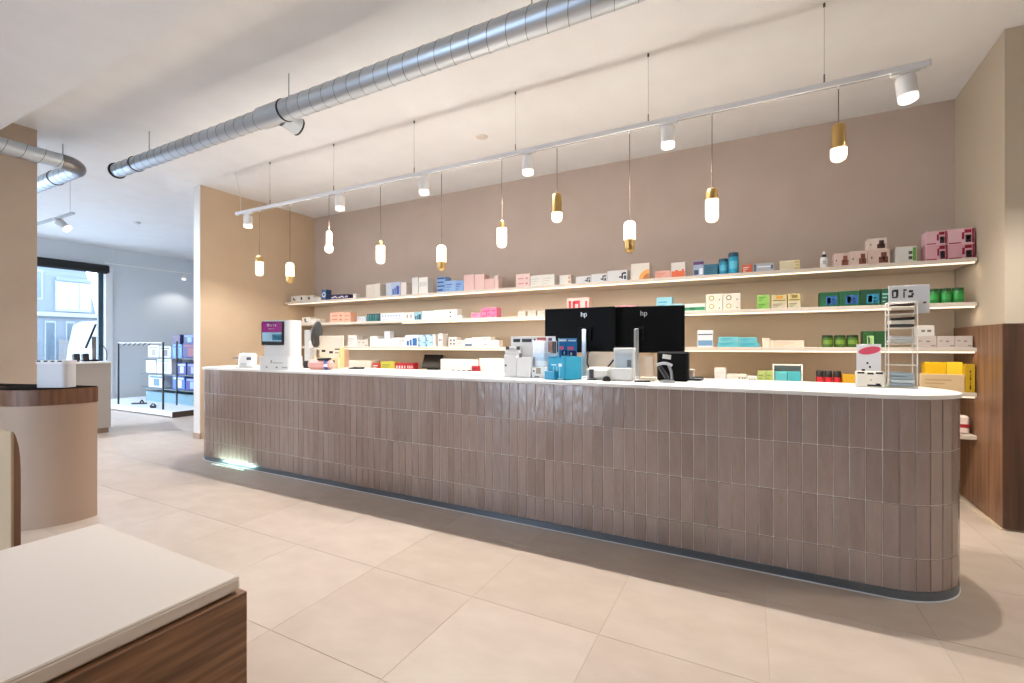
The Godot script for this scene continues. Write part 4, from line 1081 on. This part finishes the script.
	for i in 3:
		jar(Vector3(1.318 + i * .074, 1.58, z - .04), .036, .12, "1f7a34", "134a20", "green jar, %s of three right of the white header card" % ["left", "middle", "right"][i], "green jars on the second shelf", "2f9444")
		jar(Vector3(.614 + i * .089, 1.23, z - .045), .043, .105, "3f6420", "1a300e", "olive green jar, %s of three left of the dark green cartons" % ["left", "middle", "right"][i], "olive jars on the third shelf", "6b8a30")
		jar(Vector3(.558 + i * .062, .885, z - .035), .03, .14, "a01420", "1a1414", "red jar with black lid, %s of three on the low shelf" % ["left", "middle", "right"][i], "red jars behind the counter", "c8202c", "jar", .62)
	jar(Vector3(-.214, 1.92, z - .05), .042, .155, "2f93b8", "174a66", "blue canister with a dark lid, shorter of the two on the top shelf", "blue canisters on the top shelf", "4fb2d2", "canister")
	jar(Vector3(-.126, 1.92, z - .05), .045, .205, "2b9cc0", "174a66", "blue canister with a dark lid, taller of the two on the top shelf", "blue canisters on the top shelf", "58bcd8", "canister")
	var o := thing("dropper_bottle", "small white bottle with a dark neck and pale cap, top shelf", "bottle", Vector3(.588, 1.9204, z - .04))
	obj("body", lathe(st(), [Vector2(0, 0), Vector2(.027, 0), Vector2(.028, .005), Vector2(.028, .085), Vector2(.018, .098), Vector2(0, .098)], Vector3.ZERO, 24), mat("e9e7e4", .35), o)
	obj("neck", lathe(st(), [Vector2(.0, .098), Vector2(.019, .098), Vector2(.017, .122), Vector2(0, .122)], Vector3.ZERO, 20), mat("2a2624", .4), o)
	obj("cap", lathe(st(), [Vector2(.0, .122), Vector2(.011, .122), Vector2(.008, .15), Vector2(0, .152)], Vector3.ZERO, 16), mat("e6e2dc", .4), o)
	obj("label_patch", print_marks([[.2, .2, .8, .8, "b4b8bc"]], -.02, .02, .04, .06, .0286), tinted(), o)
	# clear box with teal contents
	o = thing("window_box", "white framed clear box with teal bottles' colour inside, low shelf", "box", Vector3(.314, .8854, z - .06))
	o.set_meta("label", "white framed display box with a teal lower half, low shelf")
	obj("frame", span(span(span(span(st(), Vector3(-.115, 0, -.05), Vector3(-.105, .19, .05)), Vector3(.105, 0, -.05), Vector3(.115, .19, .05)), Vector3(-.105, .18, -.05), Vector3(.105, .19, .05)), Vector3(-.105, 0, -.05), Vector3(.105, .006, .05)), mat("f0ece4", .4), o)
	obj("back_card", span(st(), Vector3(-.105, .006, -.05), Vector3(.105, .18, -.044)), mat("cfd2cc", .6), o)
	for i in 2: obj("teal_pack", rbox(st(), Vector3(-.052 + i * .104, .066, 0), Vector3(.1, .118, .07), .004), mat("5fb8bc" if i == 0 else "4aa8b0", .4), o)
	# pack on the lowest shelf
	o = thing("powder_pack", "white pack with a dark red band on the lowest shelf by the wood wall", "pack", Vector3(1.455, .5554, z - .06))
	obj("body", rbox(st(), Vector3(0, .07, 0), Vector3(.15, .14, .09), .012), mat("e6d6cc", .5), o)
	obj("red_band", rbox(st(), Vector3(0, .062, .0), Vector3(.151, .035, .0915), .004), mat("a01822", .5), o)
	obj("side_strip", rbox(st(), Vector3(-.068, .06, 0.001), Vector3(.018, .1, .0915), .003), mat("1d1416", .5), o)
	# black tilted screen on the low shelf
	o = thing("tilted_screen", "black touch screen leaning back on the low shelf, left of the white carton", "screen", Vector3(-3.86, .8854, z - .24))
	obj("panel", rbox(st(), Vector3(.03, .14, -.02), Vector3(.32, .2, .014), .004, Basis(Vector3.RIGHT, -.35)), mat("0c0d0f", .25), o)
	obj("bezel_edge", rbox(st(), Vector3(.03, .239, -.056), Vector3(.33, .012, .018), .003, Basis(Vector3.RIGHT, -.35)), mat("d8d4cc", .4), o)
	obj("stand", rbox(st(), Vector3(.03, .03, -.07), Vector3(.2, .06, .1), .006), mat("17181a", .4), o)

func counter_things() -> void:
	var T := 1.0055
	var white := mat("efedea", .4)
	var black := mat("131416", .4)
	# card reader at the left end
	var o := thing("card_terminal", "small white card terminal with a dark window at the counter's left end", "card terminal", Vector3(-4.74, T, -3.02), "", .45)
	obj("body", rbox(st(), Vector3(0, .08, 0), Vector3(.17, .155, .09), .02, Basis(Vector3.RIGHT, -.12)), white, o)
	obj("foot", rbox(st(), Vector3(0, .008, 0), Vector3(.19, .016, .12), .005), white, o)
	obj("display", rbox(st(), Vector3(.04, .1, .038), Vector3(.05, .03, .02), .003, Basis(Vector3.RIGHT, -.12)), mat("2b3440", .3), o)
	obj("keypad", rbox(st(), Vector3(-.01, .04, .046), Vector3(.07, .03, .02), .003, Basis(Vector3.RIGHT, -.12)), mat("d2d4d6", .5), o)
	o = thing("pen_holder", "thin black pen on a bent stand left of the white card terminal", "pen holder", Vector3(-4.93, T, -3.05))
	obj("post", rod(st(), Vector3(.03, 0, 0), Vector3(.03, .17, 0), .005), mat("3a3230", .4), o)
	obj("base", lathe(st(), [Vector2(0, 0), Vector2(.03, 0), Vector2(.028, .008), Vector2(0, .01)], Vector3(.03, 0, 0)), mat("3a3230", .4), o)
	obj("pen", rod(st(), Vector3(-.12, .1, 0), Vector3(-.0, .105, .01), .008), black, o)
	obj("clip", rod(st(), Vector3(0, .105, .01), Vector3(.03, .13, 0), .004), black, o)
	# kiosk
	o = thing("payment_kiosk", "tall white self-service kiosk with a magenta and blue screen", "kiosk", Vector3(-4.15, T, -3.03), "", .25)
	var plan := round_plan(-.17, .15, -.07, .1, .03, 5)
	obj("body", prism(st(), plan, .0, .49), mat("edeae6", .35), o)
	obj("skirt", prism(st(), round_plan(-.2, .16, -.075, .13, .03, 5), .0, .13), mat("efedea", .35), o)
	var sc := obj("screen_housing", rbox(st(), Vector3(-.05, .36, .11), Vector3(.25, .235, .025), .006), mat("15131c", .35), o)
	obj("display", print_marks([[.06, .56, .95, .96, "a11e86"], [.06, .16, .95, .54, "a9d3ea"], [.52, .2, .95, .46, "2f8fb8"], [.28, .78, .4, .9, "f2e6f4"], [.43, .78, .5, .88, "f2e6f4"], [.53, .78, .62, .9, "f2e6f4"], [.65, .78, .7, .88, "f2e6f4"], [.34, .66, .64, .72, "d9a9d6"]], -.175, .2425, .25, .235, .1232), screen_mat(), sc)
	obj("print", print_marks([[.35, .5, .4, .75, "b3aca6"], [.42, .5, .75, .56, "b3aca6"], [.2, .16, .25, .26, "77706c"], [.52, .14, .58, .24, "77706c"], [.72, .14, .9, .24, "bdb8b4"]], -.18, 0, .35, .13, .131), tinted(), o)
	# dark oval reading mirror behind
	o = thing("tilting_screen", "dark grey oval screen on a white arm behind the kiosk", "screen", Vector3(-4.16, T, -3.42))
	obj("disc", lathe(st(), [Vector2(0, -.018), Vector2(.125, -.018), Vector2(.142, -.007), Vector2(.142, .007), Vector2(.125, .018), Vector2(0, .018)], Vector3(0, .36, 0), 32, Basis(Vector3.UP, .55) * Basis(Vector3.BACK, PI / 2 - .1)), mat("35373a", .5), o)
	obj("arm", rbox(st(), Vector3(-.06, .24, 0), Vector3(.1, .1, .06), .02), mat("e4e0dc", .4), o)
	obj("post", rod(st(), Vector3(-.06, 0, 0), Vector3(-.06, .22, 0), .015), mat("cfcac5", .4), o)
	obj("base", lathe(st(), [Vector2(0, 0), Vector2(.07, 0), Vector2(.066, .01), Vector2(0, .012)], Vector3(-.06, 0, 0)), mat("d8d3ce", .4), o)
	o = thing("upright_box", "plain grey-white upright box between the kiosk and the oval screen", "box", Vector3(-4.36, T, -3.5))
	obj("body", rbox(st(), Vector3(0, .2, 0), Vector3(.1, .4, .08), .003), mat("cfcac2", .5), o)
	obj("lid", rbox(st(), Vector3(0, .405, 0), Vector3(.104, .012, .084), .002), mat("d8d3cb", .5), o)
	o = thing("tan_box", "tan cardboard box under the dark oval screen", "box", Vector3(-4.0, T, -3.55))
	obj("body", rbox(st(), Vector3(0, .1, 0), Vector3(.24, .19, .12), .003), mat("ad8a72", .6), o)
	obj("flap", rbox(st(), Vector3(0, .197, 0), Vector3(.242, .006, .122), .001), mat("b8967e", .6), o)
	o = thing("black_cube", "small black cube-shaped speaker right of the kiosk", "speaker", Vector3(-4.13, T, -3.3))
	obj("body", rbox(st(), Vector3(0, .04, 0), Vector3(.09, .078, .08), .006), black, o)
	obj("front_mesh", rbox(st(), Vector3(0, .04, .041), Vector3(.075, .062, .004), .002), mat("232427", .8), o)
	o = thing("lotion_bag", "pink and blue soft pack with black top lying before the cream display", "pack", Vector3(-3.76, T, -3.14), "", .2)
	obj("body", rbox(st(), Vector3(0, .05, 0), Vector3(.3, .1, .07), .03), mat("d9a29a", .4), o)
	obj("blue_band", rbox(st(), Vector3(.075, .05, 0), Vector3(.09, .1015, .0715), .028), mat("3f5fae", .4), o)
	obj("white_label", rbox(st(), Vector3(.08, .045, .0), Vector3(.05, .035, .073), .004), mat("e8e8ee", .4), o)
	obj("cap", rbox(st(), Vector3(.04, .105, 0), Vector3(.14, .025, .05), .008), black, o)
	o = thing("display_box", "tall cream counter display with black labels, left end of the counter", "display", Vector3(-3.885, T, -3.36), "", .1)
	obj("back_board", rbox(st(), Vector3(0, .17, -.02), Vector3(.32, .34, .012), .002), mat("f0e6d2", .5), o)
	obj("tray", span(span(span(st(), Vector3(-.16, 0, -.02), Vector3(.16, .11, .05)), Vector3(-.16, 0, .04), Vector3(-.15, .13, .06)), Vector3(.15, 0, .04), Vector3(.16, .13, .06)), mat("edd9b0", .5), o)
	obj("side_wing", rbox(st(), Vector3(.155, .12, .0), Vector3(.012, .2, .06), .002), mat("e8c888", .5), o)
	obj("print", print_marks([[.1, .5, .26, .57, "17171a"], [.42, .46, .58, .53, "17171a"], [.66, .57, .96, .61, "4a4438"], [.66, .46, .82, .5, "b09a60"]], -.16, 0, .32, .34, -.0135), tinted(), o)
	obj("front_print", print_marks([[.62, .5, .84, .8, "17171a"]], -.16, 0, .32, .11, .0507), tinted(), o)
	o = thing("flat_tray", "thin black card tray right of the cream display", "tray", Vector3(-3.55, T, -3.4))
	obj("plate", rbox(st(), Vector3(0, .006, 0), Vector3(.16, .012, .07), .003), mat("2f2b28", .5), o)
	obj("rim", rbox(st(), Vector3(0, .014, -.03), Vector3(.16, .01, .008), .002), mat("2f2b28", .5), o)

	# white leaflet dispenser with the acrylic picture
	o = thing("leaflet_dispenser", "white cardboard dispenser with dark header print left of the blue box", "dispenser", Vector3(-1.475, T, -3.1), "", .1)
	obj("back_card", rbox(st(), Vector3(.02, .155, -.06), Vector3(.36, .31, .006), .001), mat("f1f0ef", .5), o)
	obj("header_print", print_marks([[.06, .86, .22, .94, "2a2a30"], [.26, .86, .48, .94, "3a3a40"], [.53, .86, .57, .94, "2a2a30"], [.6, .84, .8, .97, "d9766c"], [.85, .86, .93, .96, "5a4f78"]], -.16, 0, .36, .31, -.0565), tinted(), o)
	obj("left_box", rbox(st(), Vector3(-.13, .085, -.01), Vector3(.1, .17, .08), .002), mat("eceaea", .5), o)
	obj("tall_box", rbox(st(), Vector3(-.13, .2, -.03), Vector3(.11, .06, .05), .002), mat("efeeed", .5), o)
	obj("middle_box", rbox(st(), Vector3(-.02, .075, .0), Vector3(.11, .15, .08), .002), mat("f3f2f0", .5), o)
	obj("print", print_marks([[.08, .8, .16, .9, "45454c"], [.32, .8, .4, .9, "45454c"], [.38, .58, .44, .7, "77777c"], [.06, .32, .1, .37, "33333a"]], -.19, 0, .36, .26, .0406), tinted(), o)
	var pic := obj("picture_card", rbox(st(), Vector3(.13, .18, -.03), Vector3(.18, .19, .003), .0008), mat("e9edf2", .3), o)
	obj("picture_print", print_marks([[.0, .5, .6, .98, "e3e6ee"], [.0, .22, 1.0, .52, "b9d2e6"], [.62, .56, .8, .98, "b98672"], [.8, .5, .98, .98, "3a2f38"], [.7, .5, .82, .62, "c99a86"], [.1, .02, .9, .2, "eceff2"]], .04, .085, .18, .19, -.0278), tinted(), pic)
	obj("acrylic_sleeve", rbox(st(), Vector3(.13, .18, -.024), Vector3(.19, .2, .002), .0006), pane(.04), pic)
	obj("foot_box", rbox(st(), Vector3(.1, .04, .0), Vector3(.12, .08, .05), .002), mat("efeeec", .5), o)
	obj("foot_print", print_marks([[.1, .55, .2, .75, "33333a"], [.3, .4, .6, .95, "a59384"], [.2, .05, .5, .2, "8a8a90"]], .04, .0, .12, .08, .0255), tinted(), o)
	# blue display box turned with its corner to the front
	o = thing("display_box", "bright blue counter display with a header card before the left monitor", "display", Vector3(-1.155, T, -3.075), "", -.42)
	var blue := mat("1f9cc4", .35)
	var blue2 := mat("1a86b0", .4)
	obj("tray", span(span(span(span(span(st(), Vector3(-.1, 0, -.075), Vector3(.07, .008, .085)), Vector3(-.1, 0, .079), Vector3(.07, .155, .085)), Vector3(-.1, 0, -.075), Vector3(-.094, .16, .085)), Vector3(.064, 0, -.075), Vector3(.07, .16, .085)), Vector3(-.1, 0, -.081), Vector3(.07, .16, -.075)), blue, o)
	obj("ledge", rbox(st(), Vector3(-.05, .03, .105), Vector3(.1, .06, .035), .003), blue2, o)
	obj("print", print_marks([[.2, .64, .5, .7, "d2f0f8"], [.62, .6, .82, .74, "e6f6fa"], [.3, .15, .36, .6, "8fd2e6"], [.5, .15, .56, .6, "8fd2e6"], [.66, .1, .72, .6, "8fd2e6"], [.1, .03, .46, .08, "bfe6f2"], [.54, .03, .9, .08, "bfe6f2"]], -.1, 0, .17, .155, .0856), tinted(), o)
	for i in 3: obj("sachet", rbox(st(), Vector3(-.07 + i * .055, .085, -.02), Vector3(.048, .16, .09), .004, Basis(Vector3.RIGHT, -.08)), mat("2a8fb4" if i != 1 else "46a8c8", .4), o)
	var hd := obj("header_card", rbox(st(), Vector3(-.01, .225, -.02), Vector3(.135, .135, .004), .001, Basis(Vector3.UP, .78)), mat("1b6fae", .4), o)
	var hm := obj("header_print", print_marks([[.06, .84, .44, .94, "e6f2fa"], [.54, .84, .94, .92, "cfe6f4"], [.08, .4, .3, .58, "e06a86"], [.5, .38, .84, .56, "e06a86"], [.2, .06, .5, .36, "14204a"], [.56, .06, .94, .34, "14204a"], [.3, .14, .36, .3, "e6f2fa"], [.66, .1, .74, .24, "e6f2fa"], [.02, .0, .06, 1.0, "9fd8ec"]], -.0675, -.0675, .135, .135, .0026), tinted(), hd)
	hm.transform = Transform3D(Basis(Vector3.UP, .78), Vector3(-.01, .225, -.02))

	# the two monitors with their backs to the shop
	monitor(Vector3(-1.165, T, -3.37), -.03, .06, .045, "black monitor back with silver stand, left one of the pair on the counter")
	monitor(Vector3(-.69, T, -3.46), .13, -.05, .0, "black monitor back with silver stand, right one of the pair on the counter")

	o = thing("receipt_printer", "low white receipt printer with a black slot under the left monitor", "printer", Vector3(-.93, T, -3.14), "", .0)
	obj("body", rbox(st(), Vector3(.0, .045, 0), Vector3(.17, .088, .1), .02), mat("e2dcd4", .45), o)
	obj("slot", rbox(st(), Vector3(-.045, .045, .048), Vector3(.035, .06, .008), .003), black, o)
	obj("base_plate", rbox(st(), Vector3(-.04, .004, .05), Vector3(.06, .008, .05), .002), black, o)
	obj("cable", tube(st(), [Vector3(-.08, .05, -.03), Vector3(-.1, .12, -.02), Vector3(-.085, .2, 0)], .006, 6), black, o)
	o = thing("folder", "beige card folder standing behind the white receipt printer", "folder", Vector3(-.95, T, -3.23))
	obj("front_sheet", rbox(st(), Vector3(0, .095, 0), Vector3(.2, .19, .006), .001, Basis(Vector3.RIGHT, -.12)), mat("d8c6b2", .6), o)
	obj("rear_sheet", rbox(st(), Vector3(.01, .098, -.02), Vector3(.2, .195, .005), .001, Basis(Vector3.RIGHT, -.12)), mat("cdbba6", .6), o)
	obj("pen", rod(st(), Vector3(.04, .06, .03), Vector3(.1, .14, .02), .006), black, o)
	o = thing("dispenser_box", "white upright box with a blurred picture between the two monitor stands", "box", Vector3(-.76, T, -3.16), "", .05)
	obj("body", rbox(st(), Vector3(0, .1, 0), Vector3(.13, .2, .08), .003), mat("d6dade", .45), o)
	obj("lid", rbox(st(), Vector3(0, .21, 0), Vector3(.135, .03, .085), .004), mat("dfe2e4", .45), o)
	obj("picture_print", print_marks([[.06, .3, .94, .98, "bcc8d2"], [.68, .5, .9, .76, "4a4f5c"], [.72, .3, .96, .46, "c08a74"], [.5, .26, .9, .32, "3a2f30"]], -.065, 0, .13, .19, .0408), tinted(), o)
	obj("front_flap", rbox(st(), Vector3(-.01, .045, .06), Vector3(.14, .085, .05), .004), mat("e6e4e2", .45), o)
	o = thing("folder", "beige card folder right of the white picture box", "folder", Vector3(-.63, T, -3.24))
	obj("front_sheet", rbox(st(), Vector3(0, .085, 0), Vector3(.1, .17, .006), .001, Basis(Vector3.RIGHT, -.1)), mat("dcc9b4", .6), o)
	obj("paper_stack", rbox(st(), Vector3(.02, .012, .045), Vector3(.1, .024, .07), .003), mat("e2d6c4", .6), o)
	o = thing("pen", "black pen lying on the white worktop before the beige folder", "pen", Vector3(-.62, T, -3.06), "", .2)
	obj("barrel", rod(st(), Vector3(-.05, .006, 0), Vector3(.05, .006, 0), .0055), black, o)
	obj("clip", rbox(st(), Vector3(.03, .012, 0), Vector3(.03, .002, .003), .0005), mat("8a8a8c", .3, .8), o)
	o = thing("computer_mouse", "small black mouse at the foot of the white picture box", "mouse", Vector3(-.85, T, -3.03))
	obj("body", lathe(st(), [Vector2(0, 0), Vector2(.025, .0), Vector2(.028, .012), Vector2(.02, .03), Vector2(0, .036)], Vector3.ZERO, 16), black, o)
	obj("wheel", rbox(st(), Vector3(0, .034, .012), Vector3(.005, .006, .01), .001), mat("4a4a4c", .5), o)
	# black till under the right monitor
	o = thing("cash_till", "black till block with a white note under the right monitor", "till", Vector3(-.455, T, -3.27))
	obj("body", rbox(st(), Vector3(0, .1, 0), Vector3(.2, .2, .1), .012), mat("060709", .55, 0.0, .25), o)
	obj("white_note", rbox(st(), Vector3(-.035, .165, .0515), Vector3(.055, .03, .002), .0005, Basis(Vector3.BACK, -.12)), mat("e6e4e0", .5), o)
	o = thing("scanner_stand", "black hand scanner on a curved silver stand before the black till", "scanner", Vector3(-.49, T, -3.13))
	var arc := []
	for i in 9: arc.append(Vector3(-.05 + .1 * i / 8.0, .11 + .015 * sin(PI * i / 8.0), .02))
	obj("head", tube(st(), arc, .01, 8), mat("b9bcc0", .3, .8), o)
	obj("neck", tube(st(), [Vector3(.03, .11, .02), Vector3(.045, .07, .02), Vector3(.05, .01, .02)], .009, 8), mat("9a9da2", .3, .8), o)
	obj("base", lathe(st(), [Vector2(0, 0), Vector2(.05, 0), Vector2(.045, .014), Vector2(0, .02)], Vector3(.02, 0, .02)), mat("b4b7bb", .35, .7), o)
	obj("grip", tube(st(), [Vector3(-.03, .1, .0), Vector3(.0, .05, -.01), Vector3(.02, .02, 0)], .014, 8), black, o)
	o = thing("keyboard", "black keyboard edge on the worktop right of the scanner stand", "keyboard", Vector3(-.35, T, -3.42))
	obj("case", rbox(st(), Vector3(0, .009, 0), Vector3(.14, .018, .12), .004), black, o)
	var ks := st()
	for i in 9:
		for j in 5: rbox(ks, Vector3(-.058 + i * .0145, .019, -.044 + j * .022), Vector3(.012, .004, .018), .001)
	obj("key_field", ks, mat("26272a", .6), o).set_meta("kind", "stuff")
	o = thing("paper_box", "pale pink low paper box right of the black till", "box", Vector3(-.4, T, -3.55))
	obj("body", rbox(st(), Vector3(0, .03, 0), Vector3(.1, .06, .08), .003), mat("dccac0", .5), o)
	obj("lid", rbox(st(), Vector3(0, .062, 0), Vector3(.104, .01, .084), .002), mat("e4d4ca", .5), o)

	# white display card with the pink oval
	o = thing("display_box", "white counter display with a pink oval print beside the leaflet rack", "display", Vector3(.63, T, -3.34), "", -.1)
	obj("back_board", rbox(st(), Vector3(0, .15, -.03), Vector3(.115, .2, .006), .001, Basis(Vector3.RIGHT, -.06)), mat("f1f0f2", .4), o)
	obj("tray", rbox(st(), Vector3(0, .045, .01), Vector3(.13, .09, .07), .003), mat("efe9dc", .45), o)
	obj("oval_print", lathe(st(), [Vector2(0, .001), Vector2(.042, .001), Vector2(.043, 0)], Vector3.ZERO, 28, Basis(Vector3.RIGHT, PI / 2)), mat("d9546c", .4), o).transform = Transform3D(Basis(Vector3.RIGHT, -.06) * Basis(Vector3.BACK, .2).scaled_local(Vector3(1.25, .52, 1)), Vector3(.004, .212, -.0275 - .0035))
	obj("print", print_marks([[.4, .38, .48, .44, "1c1c20"], [.5, .26, .58, .32, "1c1c20"], [.2, .16, .34, .22, "1c1c20"], [.05, .06, .95, .12, "26262a"]], -.0575, .06, .115, .19, -.02), tinted(), o)
	obj("tray_print", print_marks([[.05, .86, .3, .98, "1c1c20"], [.4, .82, .62, .94, "1c1c20"], [.7, .86, .95, .98, "1c1c20"], [.4, .06, .9, .18, "1c1c20"], [.7, .14, .86, .26, "1c1c20"], [.5, .45, .56, .5, "55555a"]], -.065, 0, .13, .09, .0456), tinted(), o)

	# wire leaflet rack with its header
	o = thing("leaflet_rack", "white wire rack of stacked leaflets with a printed header, right end of the counter", "rack", Vector3(.78, T, -3.37))
	for q in [[-.064, .045], [.064, .045], [-.06, -.04], [.064, -.04]]:
		obj("post", rod(st(), Vector3(q[0], 0, q[1]), Vector3(q[0], .49, q[1]), .003, 8), mat("f3efe6", .4), o)
	for y in [.004, .13, .25, .34, .42, .487]:
		var f := st()
		for e in [[-.064, .045, .064, .045], [-.06, -.04, .064, -.04], [-.06, -.04, -.064, .045], [.064, -.04, .064, .045]]:
			rod(f, Vector3(e[0], y, e[1]), Vector3(e[2], y, e[3]), .003, 6)
		for i in 3: rod(f, Vector3(-.032 + i * .032, y, -.04), Vector3(-.032 + i * .032, y, .045), .002, 6)
		obj("wire_shelf", f, mat("ece7dc", .4), o)
	var hb := obj("header_board", rbox(st(), Vector3(.048, .51, -.046), Vector3(.185, .165, .006), .001), mat("f0f1f2", .4), o)
	obj("header_print", print_marks([[.08, .62, .12, .84, "2c2c30"], [.12, .78, .24, .86, "2c2c30"], [.18, .6, .24, .78, "2c2c30"], [.08, .56, .22, .61, "2c2c30"], [.36, .8, .44, .86, "2c2c30"], [.36, .56, .4, .78, "2c2c30"], [.5, .74, .6, .82, "2c2c30"], [.48, .56, .6, .64, "2c2c30"], [.56, .64, .62, .72, "2c2c30"], [.84, .34, .92, .4, "6a5a50"]], -.0445, .4275, .185, .165, -.0425), tinted(), hb)
	var T2 := T
	for q in [[.006, 4, ["b4c6d0", "c3d0d6", "a9b9c2", "8fa0aa"], "pale blue"], [.134, 0, [], ""], [.254, 2, ["dcdcd8", "cfd2d0"], "pale grey"], [.344, 3, ["4a4a4c", "d8d2c4", "2f3032"], "dark and cream"], [.424, 3, ["7a5a48", "e6dccb", "4a3a34"], "brown and cream"]]:
		if q[1] == 0: continue
		var lf := thing("leaflet_stack", "%s leaflets in the white wire rack on the counter" % q[3], "leaflets", Vector3(.78, T2 + q[0], -3.37), "leaflets in the wire rack")
		var y := .003
		for i in q[1]:
			var th: float = .016 + .004 * (i % 2)
			obj("leaflet", rbox(st(), Vector3(.002 * (i % 3) - .002, y + th / 2, .004 * (i % 2)), Vector3(.108, th, .07), .003, Basis(Vector3.BACK, .05 * (1 if i % 2 == 0 else -1)) if i == q[1] - 1 else Basis.IDENTITY), mat(q[2][i], .45), lf)
			y += th + .002

func screen_mat() -> StandardMaterial3D:
	var m := StandardMaterial3D.new()
	m.vertex_color_use_as_albedo = true
	m.roughness = .25
	mats["screen"] = m
	return m

func monitor(at: Vector3, turn: float, sx: float, lx: float, label: String) -> void:
	var o := thing("monitor", label, "monitor", at, "monitors on the tiled counter", turn)
	var black := mat("060709", .55, 0.0, .25)
	obj("back_shell", rbox(st(), Vector3(0, .36, 0), Vector3(.57, .345, .022), .004), black, o)
	obj("screen", rbox(st(), Vector3(0, .362, -.0135), Vector3(.555, .325, .006), .002), mat("05070b", .15), o)
	obj("rear_plate", rbox(st(), Vector3(sx, .33, .02), Vector3(.1, .1, .02), .002), black, o)
	var silver := mat("b9bdc2", .3, .8)
	obj("stand_column", rbox(st(), Vector3(sx, .185, .045), Vector3(.034, .36, .014), .004), silver, o)
	obj("stand_foot", rbox(st(), Vector3(sx, .006, .03), Vector3(.2, .012, .16), .004), mat("a9adb2", .35, .7), o)
	var tm := TextMesh.new()
	tm.text = "hp"
	tm.font_size = 32
	tm.pixel_size = .0014
	tm.depth = .0012
	var f := SystemFont.new()
	f.font_names = PackedStringArray(["Droid Sans"])
	f.font_italic = true
	tm.font = f
	var lg := put("logo", tm, mat("e4e6ea", .3, .3), o)
	lg.position = Vector3(lx, .478, .0118)

func front_things() -> void:
	# padded bench at the lower left
	var o := thing("padded_bench", "low wooden bench with a cream padded seat at the lower left", "bench", Vector3(-2.075, 0, -.2))
	var oak := grained("walnut_flat", "60432f", "a57a58", Vector3(2.2, 2.2, .16), 0.45, 0.022, 6)
	obj("recessed_plinth", span(st(), Vector3(-.5, 0, -.74), Vector3(.48, .05, .84)), mat("3a2c24", .7), o)
	obj("wooden_case", rbox(st(), Vector3(0, .222, 0), Vector3(1.055, .345, 1.57), .003), oak, o)
	var cu := obj("seat_cushion", rbox(st(), Vector3(-.002, .4245, 0), Vector3(1.03, .052, 1.545), .01), mat("e6dace", .65), o)
	var pl := []
	for q in [[.508, .766], [.508, -.766], [-.512, -.766], [-.512, .766], [.508, .766]]: pl.append(Vector3(q[0], .4455, q[1]))
	var seam := st()
	for i in 4: rod(seam, pl[i], pl[i + 1], .0022, 6)
	obj("piping", seam, mat("cdbfae", .65), cu)

	# rounded desk behind the bench
	o = thing("rounded_desk", "curved beige desk with a dark wood band before the sand wall", "desk", Vector3(-4.54, 0, -1.455))
	var plan := PackedVector2Array()
	for i in 19:
		var a := deg_to_rad(-22.0 + i * 9.5)
		plan.append(Vector2(cos(a) * .315, sin(a) * .315))
	plan.append(Vector2(-.9, .36))
	plan.append(Vector2(-.95, .22))
	plan.append(Vector2(-.26, .02))
	var grow: PackedVector2Array = Geometry2D.offset_polygon(plan, .004)[0]
	obj("front_panel", prism(st(), plan, 0, .835), mat("b09885", .6), o)
	obj("wood_band", prism(st(), grow, .835, .944), grained("walnut_band", "54382a", "8d6246", Vector3(2.2, .12, 2.2), .45, .02, 5, true, 9), o)
	obj("dark_top", prism(st(), plan, .944, .95), mat("1c1917", .9, 0.0, .1), o)
	# white bin on it
	o = thing("white_bin", "white rounded container with a slotted rim on the curved desk", "container", Vector3(-4.37, .9505, -1.39), "", .5)
	obj("body", prism(st(), round_plan(-.105, .105, -.05, .05, .03, 6), 0, .165), mat("d5d6db", .45), o)
	obj("rim", prism(st(), round_plan(-.11, .11, -.055, .055, .034, 6), .165, .19), mat("e6e6e8", .45), o)
	for i in 4: obj("slot", rbox(st(), Vector3(-.072 + i * .048, .186, .054), Vector3(.028, .01, .006), .002), mat("26262a", .6), o)
	obj("side_strap", rbox(st(), Vector3(-.113, .085, .0), Vector3(.012, .15, .03), .004), mat("4a4038", .6), o)

	# low upright panel at the left edge
	o = thing("low_panel", "low beige upright panel with a rounded dark edge at the left border", "panel", Vector3(-2.85, 0, -.766))
	obj("face_board", span(st(), Vector3(-.9, 0, -.002), Vector3(0, .872, .008), .002), mat("c2a888", .6), o)
	var s := st()
	var prof := PackedVector2Array([Vector2(0, 0), Vector2(0, .868), Vector2(-.006, .85), Vector2(-.014, .81), Vector2(-.019, .76), Vector2(-.021, .7), Vector2(-.021, 0)])
	var ids := Geometry2D.triangulate_polygon(prof)
	for i in range(0, ids.size(), 3):
		for e in [[0.0, Vector3.RIGHT], [-.9, Vector3.LEFT]]:
			tri(s, [Vector3(e[0], prof[ids[i]].y, prof[ids[i]].x - .002), Vector3(e[0], prof[ids[i + 1]].y, prof[ids[i + 1]].x - .002), Vector3(e[0], prof[ids[i + 2]].y, prof[ids[i + 2]].x - .002)], [e[1], e[1], e[1]])
	for i in prof.size() - 1:
		var a := prof[i]
		var c := prof[i + 1]
		if i == 0: continue
		var n := Vector3(0, .2, -1).normalized()
		quad(s, Vector3(0, a.y, a.x - .002), Vector3(0, c.y, c.x - .002), Vector3(-.9, c.y, c.x - .002), Vector3(-.9, a.y, a.x - .002), n)
	obj("padded_back", s, mat("8a6650", .7), o)
